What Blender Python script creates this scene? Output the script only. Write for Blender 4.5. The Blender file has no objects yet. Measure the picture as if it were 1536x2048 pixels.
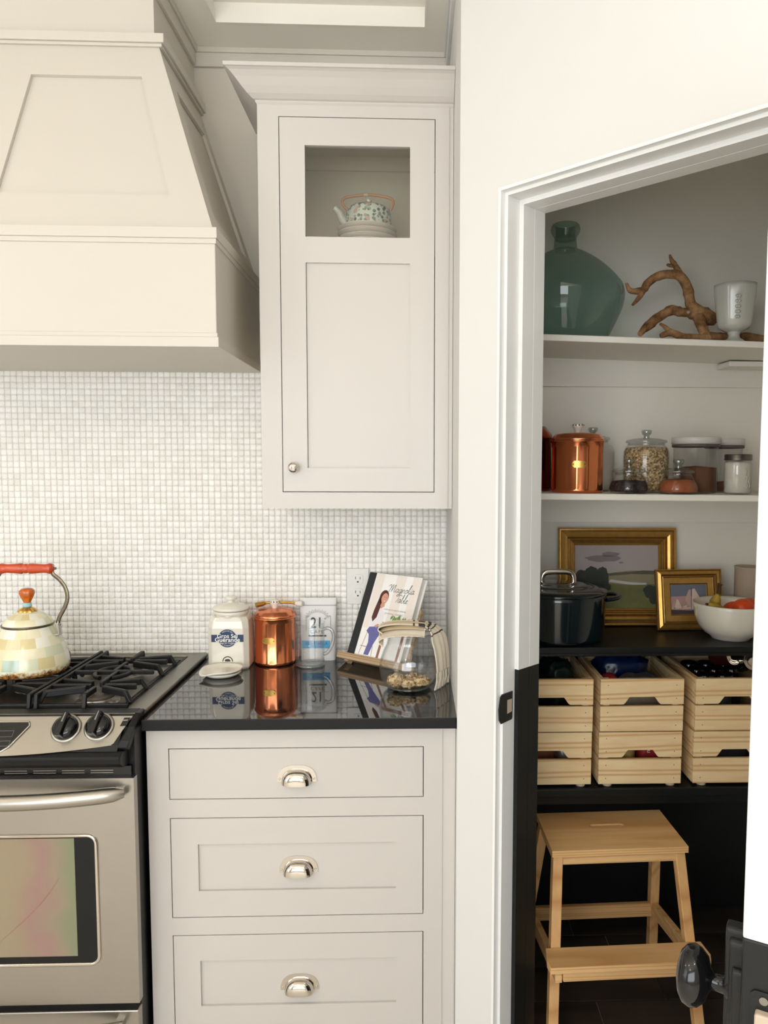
import bpy, bmesh, math, random
from mathutils import Vector, Matrix, noise
PI = math.pi
rnd = random.Random(7)
S = bpy.context.scene
C = S.collection

# ------------------------------------------------------------------ camera
def make_camera():
    yaw, pitch, roll = math.radians(2.0), math.radians(4.28), 0.0037
    f = Vector((math.sin(yaw)*math.cos(pitch), math.cos(yaw)*math.cos(pitch), -math.sin(pitch)))
    r = Vector((math.cos(yaw), -math.sin(yaw), 0))
    u = r.cross(f)
    r, u = r*math.cos(roll)+u*math.sin(roll), u*math.cos(roll)-r*math.sin(roll)
    cd = bpy.data.cameras.new('camera')
    cd.sensor_width = 36.0
    cd.lens = 1500.0/2048*36
    cd.shift_x, cd.shift_y = -(881-768)/2048, 18/2048
    cd.clip_start = 0.02
    o = bpy.data.objects.new('camera', cd)
    m = Matrix((r, u, -f)).transposed().to_4x4()
    m.translation = Vector((0, -2.51, 1.55))
    o.matrix_world = m
    C.objects.link(o)
    S.camera = o
make_camera()

# ------------------------------------------------------------------ world, daylight, exposure
S.view_settings.view_transform = 'Standard'
S.view_settings.look = 'None'
S.view_settings.gamma = 1
S.view_settings.use_curve_mapping = False
S.view_settings.exposure = 0.02
try:
    S.cycles.max_bounces = 12; S.cycles.transparent_max_bounces = 24
    S.cycles.use_denoising = True
    S.cycles.sample_clamp_indirect = 6
except Exception: pass
W = bpy.data.worlds.new('daylight'); S.world = W
W.use_nodes = True
W.node_tree.nodes['Background'].inputs[0].default_value = (0.80, 0.90, 1.0, 1)
W.node_tree.nodes['Background'].inputs[1].default_value = 1.2

def area(name, loc, target, sx, sy, power, col, spread=PI):
    d = bpy.data.lights.new(name, 'AREA'); d.shape = 'RECTANGLE'; d.size = sx; d.size_y = sy
    d.energy = power; d.color = col; d.spread = spread
    o = bpy.data.objects.new(name, d); C.objects.link(o); o.location = loc
    o.rotation_euler = (Vector(target)-Vector(loc)).to_track_quat('-Z', 'Z').to_euler()
    return o
area('window_and_fill_light', (-3.27, -3.15, 1.60), (0, -1.9, 1.30), 2.3, 1.35, 20, (0.915, 0.96, 1.0))
area('window_and_fill_light', (-0.75, -4.95, 1.50), (-0.6, 0, 1.45), 3.2, 1.7, 92, (0.915, 0.96, 1.0))
area('window_and_fill_light', (2.87, -3.3, 1.55), (0, -2.6, 1.4), 2.0, 1.35, 30, (0.915, 0.96, 1.0))  # fill light added from the right, no window known there
LAMPS = [(-2.3, -1.9), (-0.85, -2.75), (0.75, -3.0), (-0.9, -3.9)]  # unseen lamps added to light the ceiling
LAMP_W = 9

# ------------------------------------------------------------------ materials
def lin(c):
    return tuple((v/255/12.92 if v/255 <= .04045 else ((v/255+.055)/1.055)**2.4) for v in c)
class NT:
    def __init__(s, name):
        s.m = bpy.data.materials.new(name); s.m.use_nodes = True
        s.t = s.m.node_tree; s.t.nodes.clear()
        s.out = s.t.nodes.new('ShaderNodeOutputMaterial')
    def n(s, ty, **k):
        o = s.t.nodes.new(ty)
        for a, v in k.items(): setattr(o, a, v)
        return o
    def l(s, a, b): s.t.links.new(a, b)
    def mixc(s, f, a, b):
        o = s.n('ShaderNodeMix', data_type='RGBA')
        for i, v in ((0, f), (6, a), (7, b)):
            if hasattr(v, 'links'): s.l(v, o.inputs[i])
            elif i == 0: o.inputs[0].default_value = v
            else: o.inputs[i].default_value = (*v, 1)
        return o.outputs[2]
    def ramp(s, f, stops):
        o = s.n('ShaderNodeValToRGB'); e = o.color_ramp.elements
        while len(e) < len(stops): e.new(0.5)
        for el, (p, c) in zip(e, stops): el.position = p; el.color = (*c, 1)
        s.l(f, o.inputs[0]); return o.outputs[0]
    def coord(s, scale=(1, 1, 1), rand=False, which='Object'):
        tc = s.n('ShaderNodeTexCoord'); mp = s.n('ShaderNodeMapping')
        mp.inputs['Scale'].default_value = scale
        s.l(tc.outputs[which], mp.inputs['Vector'])
        if rand:
            oi = s.n('ShaderNodeObjectInfo'); ml = s.n('ShaderNodeMath', operation='MULTIPLY')
            ml.inputs[1].default_value = 37.0; s.l(oi.outputs['Random'], ml.inputs[0])
            cb = s.n('ShaderNodeCombineXYZ')
            for i in range(3): s.l(ml.outputs[0], cb.inputs[i])
            s.l(cb.outputs[0], mp.inputs['Location'])
        return mp.outputs[0]
    def noise(s, co, scale, detail=3, rough=.55):
        o = s.n('ShaderNodeTexNoise'); o.inputs['Scale'].default_value = scale
        o.inputs['Detail'].default_value = detail; o.inputs['Roughness'].default_value = rough
        s.l(co, o.inputs['Vector']); return o.outputs['Fac']
    def bsdf(s, col, rough=.5, metal=0, spec=.5, coat=0, bumpf=None, bump=.1, dist=.002, emit=None, trans=0):
        b = s.n('ShaderNodeBsdfPrincipled')
        if hasattr(col, 'links'): s.l(col, b.inputs['Base Color'])
        else: b.inputs['Base Color'].default_value = (*col, 1)
        if hasattr(rough, 'links'): s.l(rough, b.inputs['Roughness'])
        else: b.inputs['Roughness'].default_value = rough
        b.inputs['Metallic'].default_value = metal
        b.inputs['Specular IOR Level'].default_value = spec
        b.inputs['Coat Weight'].default_value = coat
        b.inputs['Coat Roughness'].default_value = .08
        b.inputs['Transmission Weight'].default_value = trans
        if bumpf is not None:
            bp = s.n('ShaderNodeBump'); bp.inputs['Strength'].default_value = bump; bp.inputs['Distance'].default_value = dist
            s.l(bumpf, bp.inputs['Height']); s.l(bp.outputs[0], b.inputs['Normal'])
        s.l(b.outputs[0], s.out.inputs[0]); s.b = b
        return b
def sc(c, k): return tuple(min(1, v*k) for v in c)
def M(name, rgb, rough=.5, metal=0, var=.05, vs=12, bump=0, bs=120, spec=.5, coat=0, rand=False):
    n = NT(name); c = lin(rgb); co = n.coord(rand=rand)
    col = n.mixc(n.noise(co, vs), sc(c, 1-var), sc(c, 1+var))
    n.bsdf(col, rough, metal, spec, coat, n.noise(co, bs, 2) if bump else None, bump)
    return n.m
def wood(name, light, dark, stretch=(1, 14, 14), scale=5, rough=.55, knots=True):
    n = NT(name); co = n.coord(stretch, rand=True)
    nz = n.noise(co, scale, 4, .6)
    wv = n.n('ShaderNodeTexWave', wave_type='BANDS', bands_direction='Z'); n.l(co, wv.inputs['Vector'])
    wv.inputs['Scale'].default_value = scale*.2; wv.inputs['Distortion'].default_value = 7; wv.inputs['Detail'].default_value = 2
    wv.inputs['Detail Scale'].default_value = .35
    a = n.ramp(wv.outputs['Fac'], [(0, lin(light)), (.55, lin(light)), (.85, lin(dark)), (1, lin(light))])
    b = n.mixc(n.ramp(nz, [(.35, (0, 0, 0)), (.75, (.5, .5, .5))]), a, lin(dark))
    n.bsdf(b, rough, 0, .35, 0, nz, .12)
    return n.m
def glass(name, tint=(1, 1, 1), edge=(.75, .8, .8), refl=.05):
    n = NT(name)
    lw = n.n('ShaderNodeLayerWeight'); lw.inputs['Blend'].default_value = .5
    p = n.n('ShaderNodeMath', operation='POWER'); n.l(lw.outputs['Facing'], p.inputs[0]); p.inputs[1].default_value = 4
    ad = n.n('ShaderNodeMath', operation='MULTIPLY_ADD'); n.l(p.outputs[0], ad.inputs[0]); ad.inputs[1].default_value = .5; ad.inputs[2].default_value = refl
    nz = n.noise(n.coord(), 9)
    tr = n.n('ShaderNodeBsdfTransparent'); n.l(n.mixc(p.outputs[0], n.mixc(nz, sc(tint, .98), tint), edge), tr.inputs[0])
    gl = n.n('ShaderNodeBsdfGlossy'); gl.inputs['Roughness'].default_value = .015; gl.inputs['Color'].default_value = (1, 1, 1, 1)
    mx = n.n('ShaderNodeMixShader'); n.l(ad.outputs[0], mx.inputs[0]); n.l(tr.outputs[0], mx.inputs[1]); n.l(gl.outputs[0], mx.inputs[2])
    n.l(mx.outputs[0], n.out.inputs[0]); return n.m
def attrmat(name, rough=.35, rust=False, coat=0):
    n = NT(name); at = n.n('ShaderNodeAttribute'); at.attribute_name = 'Col'
    co = n.coord(); nz = n.noise(co, 40, 3)
    col = n.mixc(nz, at.outputs['Color'], sc(lin((214, 204, 160)), 1)); 
    mx = n.mixc(.18, at.outputs['Color'], col)
    if rust:
        sp = n.n('ShaderNodeSeparateXYZ'); n.l(co, sp.inputs[0])
        rz = n.n('ShaderNodeMapRange'); rz.inputs[1].default_value = .0; rz.inputs[2].default_value = .034
        rz.inputs[3].default_value = .30; rz.inputs[4].default_value = -.22; n.l(sp.outputs['Z'], rz.inputs[0])
        sm = n.n('ShaderNodeMath', operation='ADD'); n.l(rz.outputs[0], sm.inputs[0]); n.l(n.noise(co, 34, 5, .7), sm.inputs[1])
        k = n.ramp(sm.outputs[0], [(.52, (0, 0, 0)), (.66, (1, 1, 1))])
        rc = n.ramp(n.noise(co, 120, 4), [(.35, lin((70, 40, 20))), (.6, lin((176, 120, 50)))])
        mx = n.mixc(k, mx, rc)
    n.bsdf(mx, rough, 0, .5, coat); return n.m

cream = M('cream_paint', (205, 198, 187), .42, var=.012, vs=3)
cream_dim = M('cream_interior_shade', (206, 194, 172), .5, var=.02)  # same cream turned tan, low light inside the cabinet put into the colour
cabw = M('greige_cabinet_paint', (200, 194, 188), .4, var=.012, vs=3)
wallw = M('warm_white_wall_paint', (219, 217, 214), .6, var=.01, vs=4, bump=.02)
ceilw = M('ceiling_white_paint', (244, 239, 228), .6, var=.015)
trimw = M('white_trim_paint', (236, 235, 232), .35, var=.01)
pantw = M('pantry_wall_paint', (244, 240, 230), .6, var=.02, vs=5, bump=.25, bs=90)
blackp = M('black_satin_paint', (20, 22, 22), .42, var=.25, vs=20, bump=.05, bs=150, spec=.35)
blackm = M('black_iron', (16, 16, 17), .45, var=.3, vs=60, bump=.15, bs=300, spec=.4)
black_gloss = M('black_gloss_plastic', (14, 14, 15), .12, var=.2)
black_grip = M('black_plastic', (17, 17, 18), .4, var=.2, spec=.3)
steel = M('brushed_steel', (174, 169, 161), .33, 1, var=.05, vs=8)
steel_dark = M('dull_steel_cooktop', (146, 142, 134), .36, 1, var=.12, vs=10)
chrome = M('polished_nickel', (214, 206, 196), .08, 1, var=.03)
brass = M('aged_brass', (212, 172, 92), .3, 1, var=.2, vs=60)
gilt = M('gilded_wood', (206, 162, 88), .34, .8, var=.25, vs=50, bump=.15, bs=150)
gilt_dk = M('dark_gilded_wood', (130, 92, 44), .42, .65, var=.3, vs=50)
copper = M('polished_copper', (238, 146, 100), .2, 1, var=.08, vs=14)
copper_lid = M('copper_lid', (226, 140, 102), .24, 1, var=.1, vs=14)
copper_dk = M('dark_copper', (150, 62, 30), .18, 1, var=.1, vs=14)
cerw = M('white_glazed_ceramic', (228, 222, 208), .16, var=.02, coat=.3)
milkg = M('milk_glass', (206, 206, 196), .14, var=.02, coat=.4)
platew = M('cream_plate_glaze', (214, 204, 190), .25, var=.02)
navy = M('navy_print', (24, 46, 88), .4, var=.04)
whitep = M('white_print', (238, 236, 230), .5, var=.02)
inkp = M('dark_ink_print', (44, 42, 44), .5, var=.1)
grayink = M('grey_ink_print', (130, 126, 124), .5, var=.1)
bluep = M('blue_print', (64, 158, 204), .45, var=.05)
bluedk = M('dark_blue_print', (24, 92, 150), .45, var=.05)
bagw = M('matte_white_pouch', (216, 214, 212), .38, var=.02, bump=.05, bs=40)
coverw = M('book_cover_white', (250, 247, 244), .3, var=.03, vs=8)
cover2 = M('book_cover_pale_plank', (242, 232, 224), .3, var=.04, vs=8)
skin = M('print_skin', (214, 158, 132), .35, var=.05)
hairm = M('print_dark_hair', (84, 42, 36), .35, var=.15, vs=60)
shirtm = M('print_white_shirt', (240, 236, 238), .35, var=.03)
jeansm = M('print_blue_jeans', (104, 104, 164), .35, var=.2, vs=60)
woodp = M('print_brown_wood', (150, 106, 88), .35, var=.2, vs=60)
leafp = M('print_green_leaf', (120, 150, 84), .35, var=.3, vs=80)
pages = M('paper_pages', (226, 222, 214), .7, var=.05, vs=200)
spine_blk = M('black_book_cloth', (34, 35, 38), .7, var=.15, vs=200, bump=.1, bs=400)
cloth = M('natural_cotton_cloth', (228, 216, 196), .85, var=.08, vs=50, bump=.3, bs=500)
cloth_st = M('charcoal_woven_stripe', (66, 58, 62), .85, var=.15, vs=200, bump=.3, bs=500)
cookie = None
red_w = M('red_lacquered_wood', (196, 74, 40), .25, var=.18, vs=40, coat=.4)
amber = M('amber_glass', (196, 96, 20), .06, var=.6, vs=60, coat=.6)
bead = M('pale_blue_bead', (150, 196, 204), .2, var=.25, vs=200)
bail = M('pewter_bail', (116, 106, 90), .33, 1, var=.1)
granite = None
def mk_granite():
    n = NT('black_granite'); co = n.coord()
    v = n.noise(co, 900, 2, .7)
    col = n.ramp(v, [(.5, (.006, .006, .007)), (.62, (.012, .012, .012)), (.78, (.06, .058, .055))])
    b = n.bsdf(col, .03, 0, .5); b.inputs['IOR'].default_value = 2.1; return n.m
granite = mk_granite()
def mk_tile():
    n = NT('white_glass_mosaic'); g = n.n('ShaderNodeNewGeometry'); oi = n.n('ShaderNodeObjectInfo')
    ad = n.n('ShaderNodeMath', operation='ADD'); n.l(g.outputs['Random Per Island'], ad.inputs[0]); n.l(oi.outputs['Random'], ad.inputs[1])
    fr = n.n('ShaderNodeMath', operation='FRACT'); n.l(ad.outputs[0], fr.inputs[0])
    col = n.ramp(fr.outputs[0], [(0, lin((232, 229, 222))), (.5, lin((238, 235, 230))), (1, lin((243, 241, 237)))])
    n.bsdf(col, .28, 0, .4, 0, n.noise(n.coord(), 60, 2), .05); return n.m
tilem = mk_tile()
grout = M('pale_grout', (230, 227, 221), .9, var=.03, vs=100)
pine = wood('pine_board', (250, 226, 180), (220, 174, 118), (1.6, 10, 10), 3.2)
birch = wood('birch_wood', (236, 194, 138), (208, 158, 102), (1.5, 16, 16), 4)
birch_v = wood('birch_wood_upright', (230, 184, 126), (204, 150, 96), (16, 16, 1.5), 4)
oakst = wood('mango_wood_stand', (196, 170, 138), (150, 118, 84), (2, 14, 14), 5)
def mk_drift():
    n = NT('driftwood_grain'); co = n.coord(); nz = n.noise(co, 24, 6, .7)
    n.bsdf(n.ramp(nz, [(.33, lin((92, 62, 40))), (.5, lin((158, 116, 78))), (.68, lin((198, 156, 112)))]), .85, 0, .3, 0, n.noise(co, 70, 4), .6); return n.m
drift = mk_drift()
rattan = M('bamboo_cane', (178, 124, 66), .5, var=.25, vs=60)
teal_g = glass('teal_tinted_glass', (.66, .76, .725), (.28, .38, .36), .05)
clear_g = glass('clear_glass', (.985, .99, .99), (.70, .74, .74), .045)
pane_g = glass('cabinet_pane_glass', (.93, .93, .91), (.8, .8, .8), .04)
plastic_g = glass('clear_acrylic', (.93, .93, .93), (.7, .7, .7), .06)
def speck(name, c1, c2, c3, scale, bump=.8):
    n = NT(name); co = n.coord(); v = n.n('ShaderNodeTexVoronoi'); v.inputs['Scale'].default_value = scale; n.l(co, v.inputs['Vector'])
    sp_ = n.n('ShaderNodeSeparateColor'); n.l(v.outputs['Color'], sp_.inputs[0])
    n.bsdf(n.ramp(sp_.outputs[0], [(.1, lin(c1)), (.5, lin(c2)), (.9, lin(c3))]), .8, 0, .4, 0, v.outputs['Distance'], bump, .003); return n.m
flour = M('white_flour', (222, 216, 204), .9, var=.04, vs=60)
oats = speck('rolled_oats', (120, 92, 58), (186, 156, 110), (226, 202, 160), 190)
raisins = speck('dark_raisins', (18, 12, 16), (36, 24, 30), (60, 44, 48), 120, 1)
spice = M('reddish_brown_spice', (158, 84, 46), .9, var=.25, vs=160, bump=.4, bs=200)
cocoa = M('brown_sugar', (118, 74, 46), .9, var=.2, vs=120)
whitepl = M('white_plastic_lid', (214, 210, 206), .35, var=.02)
graypl = M('grey_seal_ring', (90, 84, 80), .5, var=.05)
mlid = M('zinc_jar_lid', (128, 122, 116), .35, 1, var=.1)
potm = M('dark_teal_enamel', (7, 22, 28), .16, var=.15, coat=.5)
banana = M('overripe_banana_skin', (178, 146, 46), .55, var=.35, vs=45)
banst = M('brown_banana_stem', (70, 46, 26), .8, var=.3, vs=80)
tangm = M('orange_citrus_peel', (226, 74, 18), .4, var=.06, vs=60, bump=.25, bs=300)
beige = M('beige_stoneware', (188, 170, 150), .6, var=.06)
foil = M('silver_foil', (190, 186, 180), .3, .9, var=.2, vs=60)
gbag = M('dark_green_bag', (22, 38, 32), .35, var=.4, vs=40)
bbag = M('blue_plastic_bag', (14, 34, 74), .3, var=.4, vs=40)
dbag = M('charcoal_bag', (36, 34, 34), .5, var=.4, vs=40)
redp = M('red_packet', (150, 34, 40), .4, var=.2, vs=30)
tanp = M('tan_packet', (176, 146, 92), .5, var=.3, vs=60)
brownbox = M('brown_carton', (120, 68, 38), .7, var=.2)
redcan = M('dark_red_can', (88, 34, 34), .35, .4, var=.2)
floorm = wood('dark_floor_board', (62, 52, 44), (40, 34, 30), (1.5, 10, 10), 3, .5)
kfloor = wood('kitchen_pale_floor', (226, 218, 206), (208, 198, 184), (1.5, 10, 10), 3, .45)
gap_shade = M('drawer_gap_shade', (30, 22, 16), .8)  # near-black colour standing in for shade between the drawers
outletw = M('white_outlet_plastic', (226, 224, 220), .35, var=.01)
kettlem = attrmat('painted_enamel_check', .22, True, .4)
teapotm = None
def mk_teapot():
    n = NT('floral_teapot_glaze'); co = n.coord()
    v = n.n('ShaderNodeTexVoronoi'); v.inputs['Scale'].default_value = 95; n.l(co, v.inputs['Vector'])
    v2 = n.n('ShaderNodeTexVoronoi'); v2.inputs['Scale'].default_value = 34; n.l(co, v2.inputs['Vector'])
    wv = n.noise(co, 60, 2)
    k = n.ramp(v.outputs['Distance'], [(.44, (1, 1, 1)), (.52, (0, 0, 0))])
    leaf = n.ramp(wv, [(.45, lin((76, 96, 88))), (.6, lin((150, 166, 150)))])
    base = n.mixc(k, lin((206, 212, 200)), leaf)
    k2 = n.ramp(v2.outputs['Distance'], [(.22, (1, 1, 1)), (.32, (0, 0, 0))])
    base = n.mixc(k2, base, lin((196, 160, 150)))
    n.bsdf(base, .2, 0, .5, .3); return n.m
teapotm = mk_teapot()
def mk_ovenglass():
    n = NT('coated_glass_reflection'); co = n.coord((1, 1, 1)); sp = n.n('ShaderNodeSeparateXYZ'); n.l(co, sp.inputs[0])
    nz = n.noise(co, 7, 2)
    mr = n.n('ShaderNodeMapRange'); mr.inputs[1].default_value = -1.03; mr.inputs[2].default_value = -.845; n.l(sp.outputs['X'], mr.inputs[0])
    ad = n.n('ShaderNodeMath', operation='MULTIPLY_ADD'); n.l(nz, ad.inputs[0]); ad.inputs[1].default_value = .9; n.l(mr.outputs[0], ad.inputs[2])
    sub = n.n('ShaderNodeMath', operation='SUBTRACT'); n.l(ad.outputs[0], sub.inputs[0]); sub.inputs[1].default_value = .45
    col = n.ramp(sub.outputs[0], [(0, lin((150, 138, 112))), (.3, lin((150, 132, 110))), (.52, lin((152, 122, 114))), (.75, lin((146, 130, 112))), (.95, lin((128, 132, 104)))])  # reflection and coating tints painted together as one gradient
    n.bsdf(col, .12, .2, .5, .3); return n.m
ovglass = mk_ovenglass()

cookie = speck('oat_biscuit', (150, 112, 72), (204, 168, 120), (230, 206, 164), 170, .9)
# ------------------------------------------------------------------ mesh helpers
class MB:
    def __init__(s): s.v = []; s.f = []; s.m = []; s.c = []; s.sm = []
    def add(s, vs, fs, m=0, smooth=False, cols=None):
        o = len(s.v); s.v += [tuple(v) for v in vs]
        for i, f in enumerate(fs):
            s.f.append([a+o for a in f]); s.m.append(m); s.sm.append(smooth); s.c.append(cols[i] if cols else (1, 1, 1))
        return s
    def box(s, x0, x1, y0, y1, z0, z1, m=0):
        v = [(x, y, z) for z in (z0, z1) for y in (y0, y1) for x in (x0, x1)]
        return s.add(v, [(0, 2, 3, 1), (4, 5, 7, 6), (0, 1, 5, 4), (2, 6, 7, 3), (0, 4, 6, 2), (1, 3, 7, 5)], m)
    def prism(s, poly, fn, d0, d1, m=0, smooth=False):
        n = len(poly); v = [fn(p[0], p[1], d0) for p in poly]+[fn(p[0], p[1], d1) for p in poly]
        f = [tuple(range(n))[::-1], tuple(range(n, 2*n))]
        s.add(v, f, m); o = len(s.v)-2*n
        for i in range(n):
            j = (i+1) % n; s.f.append([o+i, o+j, o+n+j, o+n+i]); s.m.append(m); s.sm.append(smooth); s.c.append((1, 1, 1))
        return s
    def beam(s, a, b, w, h, m=0, up=(0, 0, 1)):
        a, b = Vector(a), Vector(b); d = (b-a).normalized(); upv = Vector(up)
        if abs(d.dot(upv)) > .98: upv = Vector((0, 1, 0))
        x = d.cross(upv).normalized(); y = x.cross(d)
        v = [p+x*i*w/2+y*j*h/2 for p in (a, b) for j in (-1, 1) for i in (-1, 1)]
        return s.add(v, [(0, 1, 3, 2), (4, 6, 7, 5), (0, 4, 5, 1), (2, 3, 7, 6), (0, 2, 6, 4), (1, 5, 7, 3)], m)
    def lathe(s, prof, n=40, c=(0, 0, 0), m=0, cap=False, rmod=None, smooth=True, colfn=None, sx=1, sy=1):
        k = len(prof); v = []
        for (r, z) in prof:
            for i in range(n):
                t = 2*PI*i/n; q = r*(rmod(t, z) if rmod else 1)
                v.append((c[0]+q*math.cos(t)*sx, c[1]+q*math.sin(t)*sy, c[2]+z))
        f = []; cols = []
        for a in range(k-1):
            for i in range(n):
                j = (i+1) % n; f.append((a*n+i, a*n+j, (a+1)*n+j, (a+1)*n+i)); cols.append(colfn(a, i) if colfn else (1, 1, 1))
        s.add(v, f, m, smooth, cols)
        if cap: s.add(v[:n], [tuple(range(n))[::-1]], m); s.add(v[-n:], [tuple(range(n))], m)
        return s
    def tube(s, pts, r, n=10, m=0, caps=True, flat=None, closed=False):
        pts = [Vector(p) for p in pts]; k = len(pts); rs = r if isinstance(r, (list, tuple)) else [r]*k
        v = []; px = None
        for i, p in enumerate(pts):
            if closed: d = pts[(i+1) % k]-pts[i-1]
            else: d = pts[min(i+1, k-1)]-pts[max(i-1, 0)]
            d.normalize()
            if px is None:
                u = Vector((0, 0, 1)) if abs(d.z) < .9 else Vector((0, 1, 0)); px = d.cross(u).normalized()
            else: px = (px-d*px.dot(d)).normalized()
            py = d.cross(px)
            for j in range(n):
                t = 2*PI*j/n; fx, fy = (flat or (1, 1))
                v.append(p+px*math.cos(t)*rs[i]*fx+py*math.sin(t)*rs[i]*fy)
        f = []
        for i in range(k if closed else k-1):
            a, b = i*n, ((i+1) % k)*n
            f += [(a+j, a+(j+1) % n, b+(j+1) % n, b+j) for j in range(n)]
        s.add(v, f, m, True)
        if caps and not closed: s.add(v[:n], [tuple(range(n))[::-1]], m); s.add(v[-n:], [tuple(range(n))], m)
        return s
    def grid(s, fn, nu, nv, m=0, smooth=True, mf=None):
        v = [fn(i/(nu-1), j/(nv-1)) for j in range(nv) for i in range(nu)]
        o = len(s.v); s.v += [tuple(p) for p in v]
        for j in range(nv-1):
            for i in range(nu-1):
                s.f.append([o+j*nu+i, o+j*nu+i+1, o+(j+1)*nu+i+1, o+(j+1)*nu+i]); s.m.append(mf(i/(nu-1), j/(nv-1)) if mf else m); s.sm.append(smooth); s.c.append((1, 1, 1))
        return s
    def lump(s, c, r, amp=.2, seed=0, n=2, m=0, freq=2.2):
        b = bmesh.new(); bmesh.ops.create_icosphere(b, subdivisions=n, radius=1)
        vs = []
        for q in b.verts:
            k = 1+amp*noise.noise(q.co*freq+Vector((seed*7.3, seed*3.1, seed)))
            vs.append((c[0]+q.co.x*r[0]*k, c[1]+q.co.y*r[1]*k, c[2]+q.co.z*r[2]*k))
        b.verts.index_update(); fs = [[q.index for q in f.verts] for f in b.faces]; b.free()
        return s.add(vs, fs, m, True)
    def xf(s, mat):
        s.v = [tuple(mat @ Vector(p)) for p in s.v]; return s
    def mesh(s, name, mats):
        me = bpy.data.meshes.new(name); me.from_pydata(s.v, [], s.f)
        for mm in mats: me.materials.append(mm)
        me.polygons.foreach_set('material_index', s.m); me.polygons.foreach_set('use_smooth', s.sm)
        if any(c != (1, 1, 1) for c in s.c):
            ca = me.color_attributes.new('Col', 'FLOAT_COLOR', 'CORNER')
            for p, c in zip(me.polygons, s.c):
                for li in p.loop_indices: ca.data[li].color = (*c, 1)
        me.validate(); me.update()
        return me
    def fixn(s, me):
        b = bmesh.new(); b.from_mesh(me); bmesh.ops.recalc_face_normals(b, faces=b.faces); b.to_mesh(me); b.free()

def wloc(o):
    p = Vector((0, 0, 0))
    while o: p += o.location; o = o.parent
    return p
def obj(name, mb, mats, parent=None, local=False, bevel=0, recalc=True, solid=0, loc=None):
    mats = mats if isinstance(mats, (list, tuple)) else [mats]
    me = mb.mesh(name, mats)
    if recalc: mb.fixn(me)
    o = bpy.data.objects.new(name, me); C.objects.link(o)
    if parent:
        o.parent = parent
        if not local: o.location = -wloc(parent)
    if loc: o.location = loc
    if solid:
        md = o.modifiers.new('thickness', 'SOLIDIFY'); md.thickness = solid; md.offset = 0
    if bevel:
        md = o.modifiers.new('soft_edges', 'BEVEL'); md.width = bevel; md.segments = 2; md.limit_method = 'ANGLE'; md.angle_limit = math.radians(40)
    return o
def tag(o, label, cat=None, group=None, kind=None):
    o['label'] = label
    if cat: o['category'] = cat
    if group: o['group'] = group
    if kind: o['kind'] = kind
    return o
def struct(name, mb, mats, label, **k):
    o = obj(name, mb, mats, **k); o['label'] = label; o['kind'] = 'structure'; return o
def thing(name, label, cat, loc=(0, 0, 0), group=None, mat=None):
    o = bpy.data.objects.new(name, None); C.objects.link(o); o.empty_display_size = .05
    if mat is not None: o.matrix_world = mat
    else: o.location = loc
    return tag(o, label, cat, group)
def dup(root, loc, label, group=None):
    r = root.copy(); C.objects.link(r); r.location = loc; r['label'] = label
    if group: r['group'] = group
    def kids2(ch, c):
        for g in list(ch.children):
            d = g.copy(); C.objects.link(d); d.parent = c
    for ch in list(root.children):
        c = ch.copy(); C.objects.link(c); c.parent = r; kids2(ch, c)
    return r
def text(name, s, size, mat, parent, fn, align='CENTER', shear=0, bold=0, space=1, depth=0):
    cu = bpy.data.curves.new(name, 'FONT'); cu.body = s; cu.size = size; cu.align_x = align; cu.align_y = 'CENTER'
    cu.shear = shear; cu.offset = bold; cu.space_character = space; cu.resolution_u = 3
    t = bpy.data.objects.new('lettering_source', cu); C.objects.link(t)
    bpy.context.view_layer.update()
    me = bpy.data.meshes.new_from_object(t.evaluated_get(bpy.context.evaluated_depsgraph_get()))
    bpy.data.objects.remove(t); bpy.data.curves.remove(cu)
    me.name = name
    for v in me.vertices: v.co = fn(v.co.x, v.co.y)
    me.materials.clear(); me.materials.append(mat)
    o = bpy.data.objects.new(name, me); C.objects.link(o)
    if parent: o.parent = parent
    return o
def circ(cx, cy, r, n=28, a0=0, a1=2*PI, ry=None):
    return [(cx+r*math.cos(a0+(a1-a0)*i/n), cy+(ry or r)*math.sin(a0+(a1-a0)*i/n)) for i in range(n+(0 if abs(a1-a0-2*PI) < 1e-6 else 1))]
def flat(mb, poly, fn, m, layer):
    v = [fn(p[0], p[1], layer) for p in poly]; mb.add(v, [tuple(range(len(v)))], m)
def stroke(mb, pts, w, fn, m, layer):
    for (a, b) in zip(pts, pts[1:]):
        dx, dy = b[0]-a[0], b[1]-a[1]; L = math.hypot(dx, dy) or 1; nx, ny = -dy/L*w/2, dx/L*w/2; ex, ey = dx/L*w*.3, dy/L*w*.3
        flat(mb, [(a[0]+nx-ex, a[1]+ny-ey), (a[0]-nx-ex, a[1]-ny-ey), (b[0]-nx+ex, b[1]-ny+ey), (b[0]+nx+ex, b[1]+ny+ey)], fn, m, layer)
def rrect(x0, x1, y0, y1, r, n=5):
    p = []
    for cx, cy, a in ((x1-r, y1-r, 0), (x0+r, y1-r, PI/2), (x0+r, y0+r, PI), (x1-r, y0+r, 1.5*PI)):
        p += [(cx+r*math.cos(a+PI/2*i/n), cy+r*math.sin(a+PI/2*i/n)) for i in range(n+1)]
    return p
def smooth_path(pts, k=4):
    P = [Vector(p) for p in pts]; out = []
    for i in range(len(P)-1):
        a, b, c, d = P[max(i-1, 0)], P[i], P[i+1], P[min(i+2, len(P)-1)]
        for j in range(k):
            t = j/k; out.append(.5*((2*b)+(c-a)*t+(2*a-5*b+4*c-d)*t*t+(3*b-a-3*c+d)*t**3))
    out.append(P[-1]); return out

# ================================================================== STRUCTURE
CZ = 2.86                       # ceiling
XR = .109                       # face of the short return wall
wb = struct('wall_back', MB().box(-3.4, 1.3, 0, .1, -.06, 3.0), pantw, 'long back wall behind the stove and on through the pantry')
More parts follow.
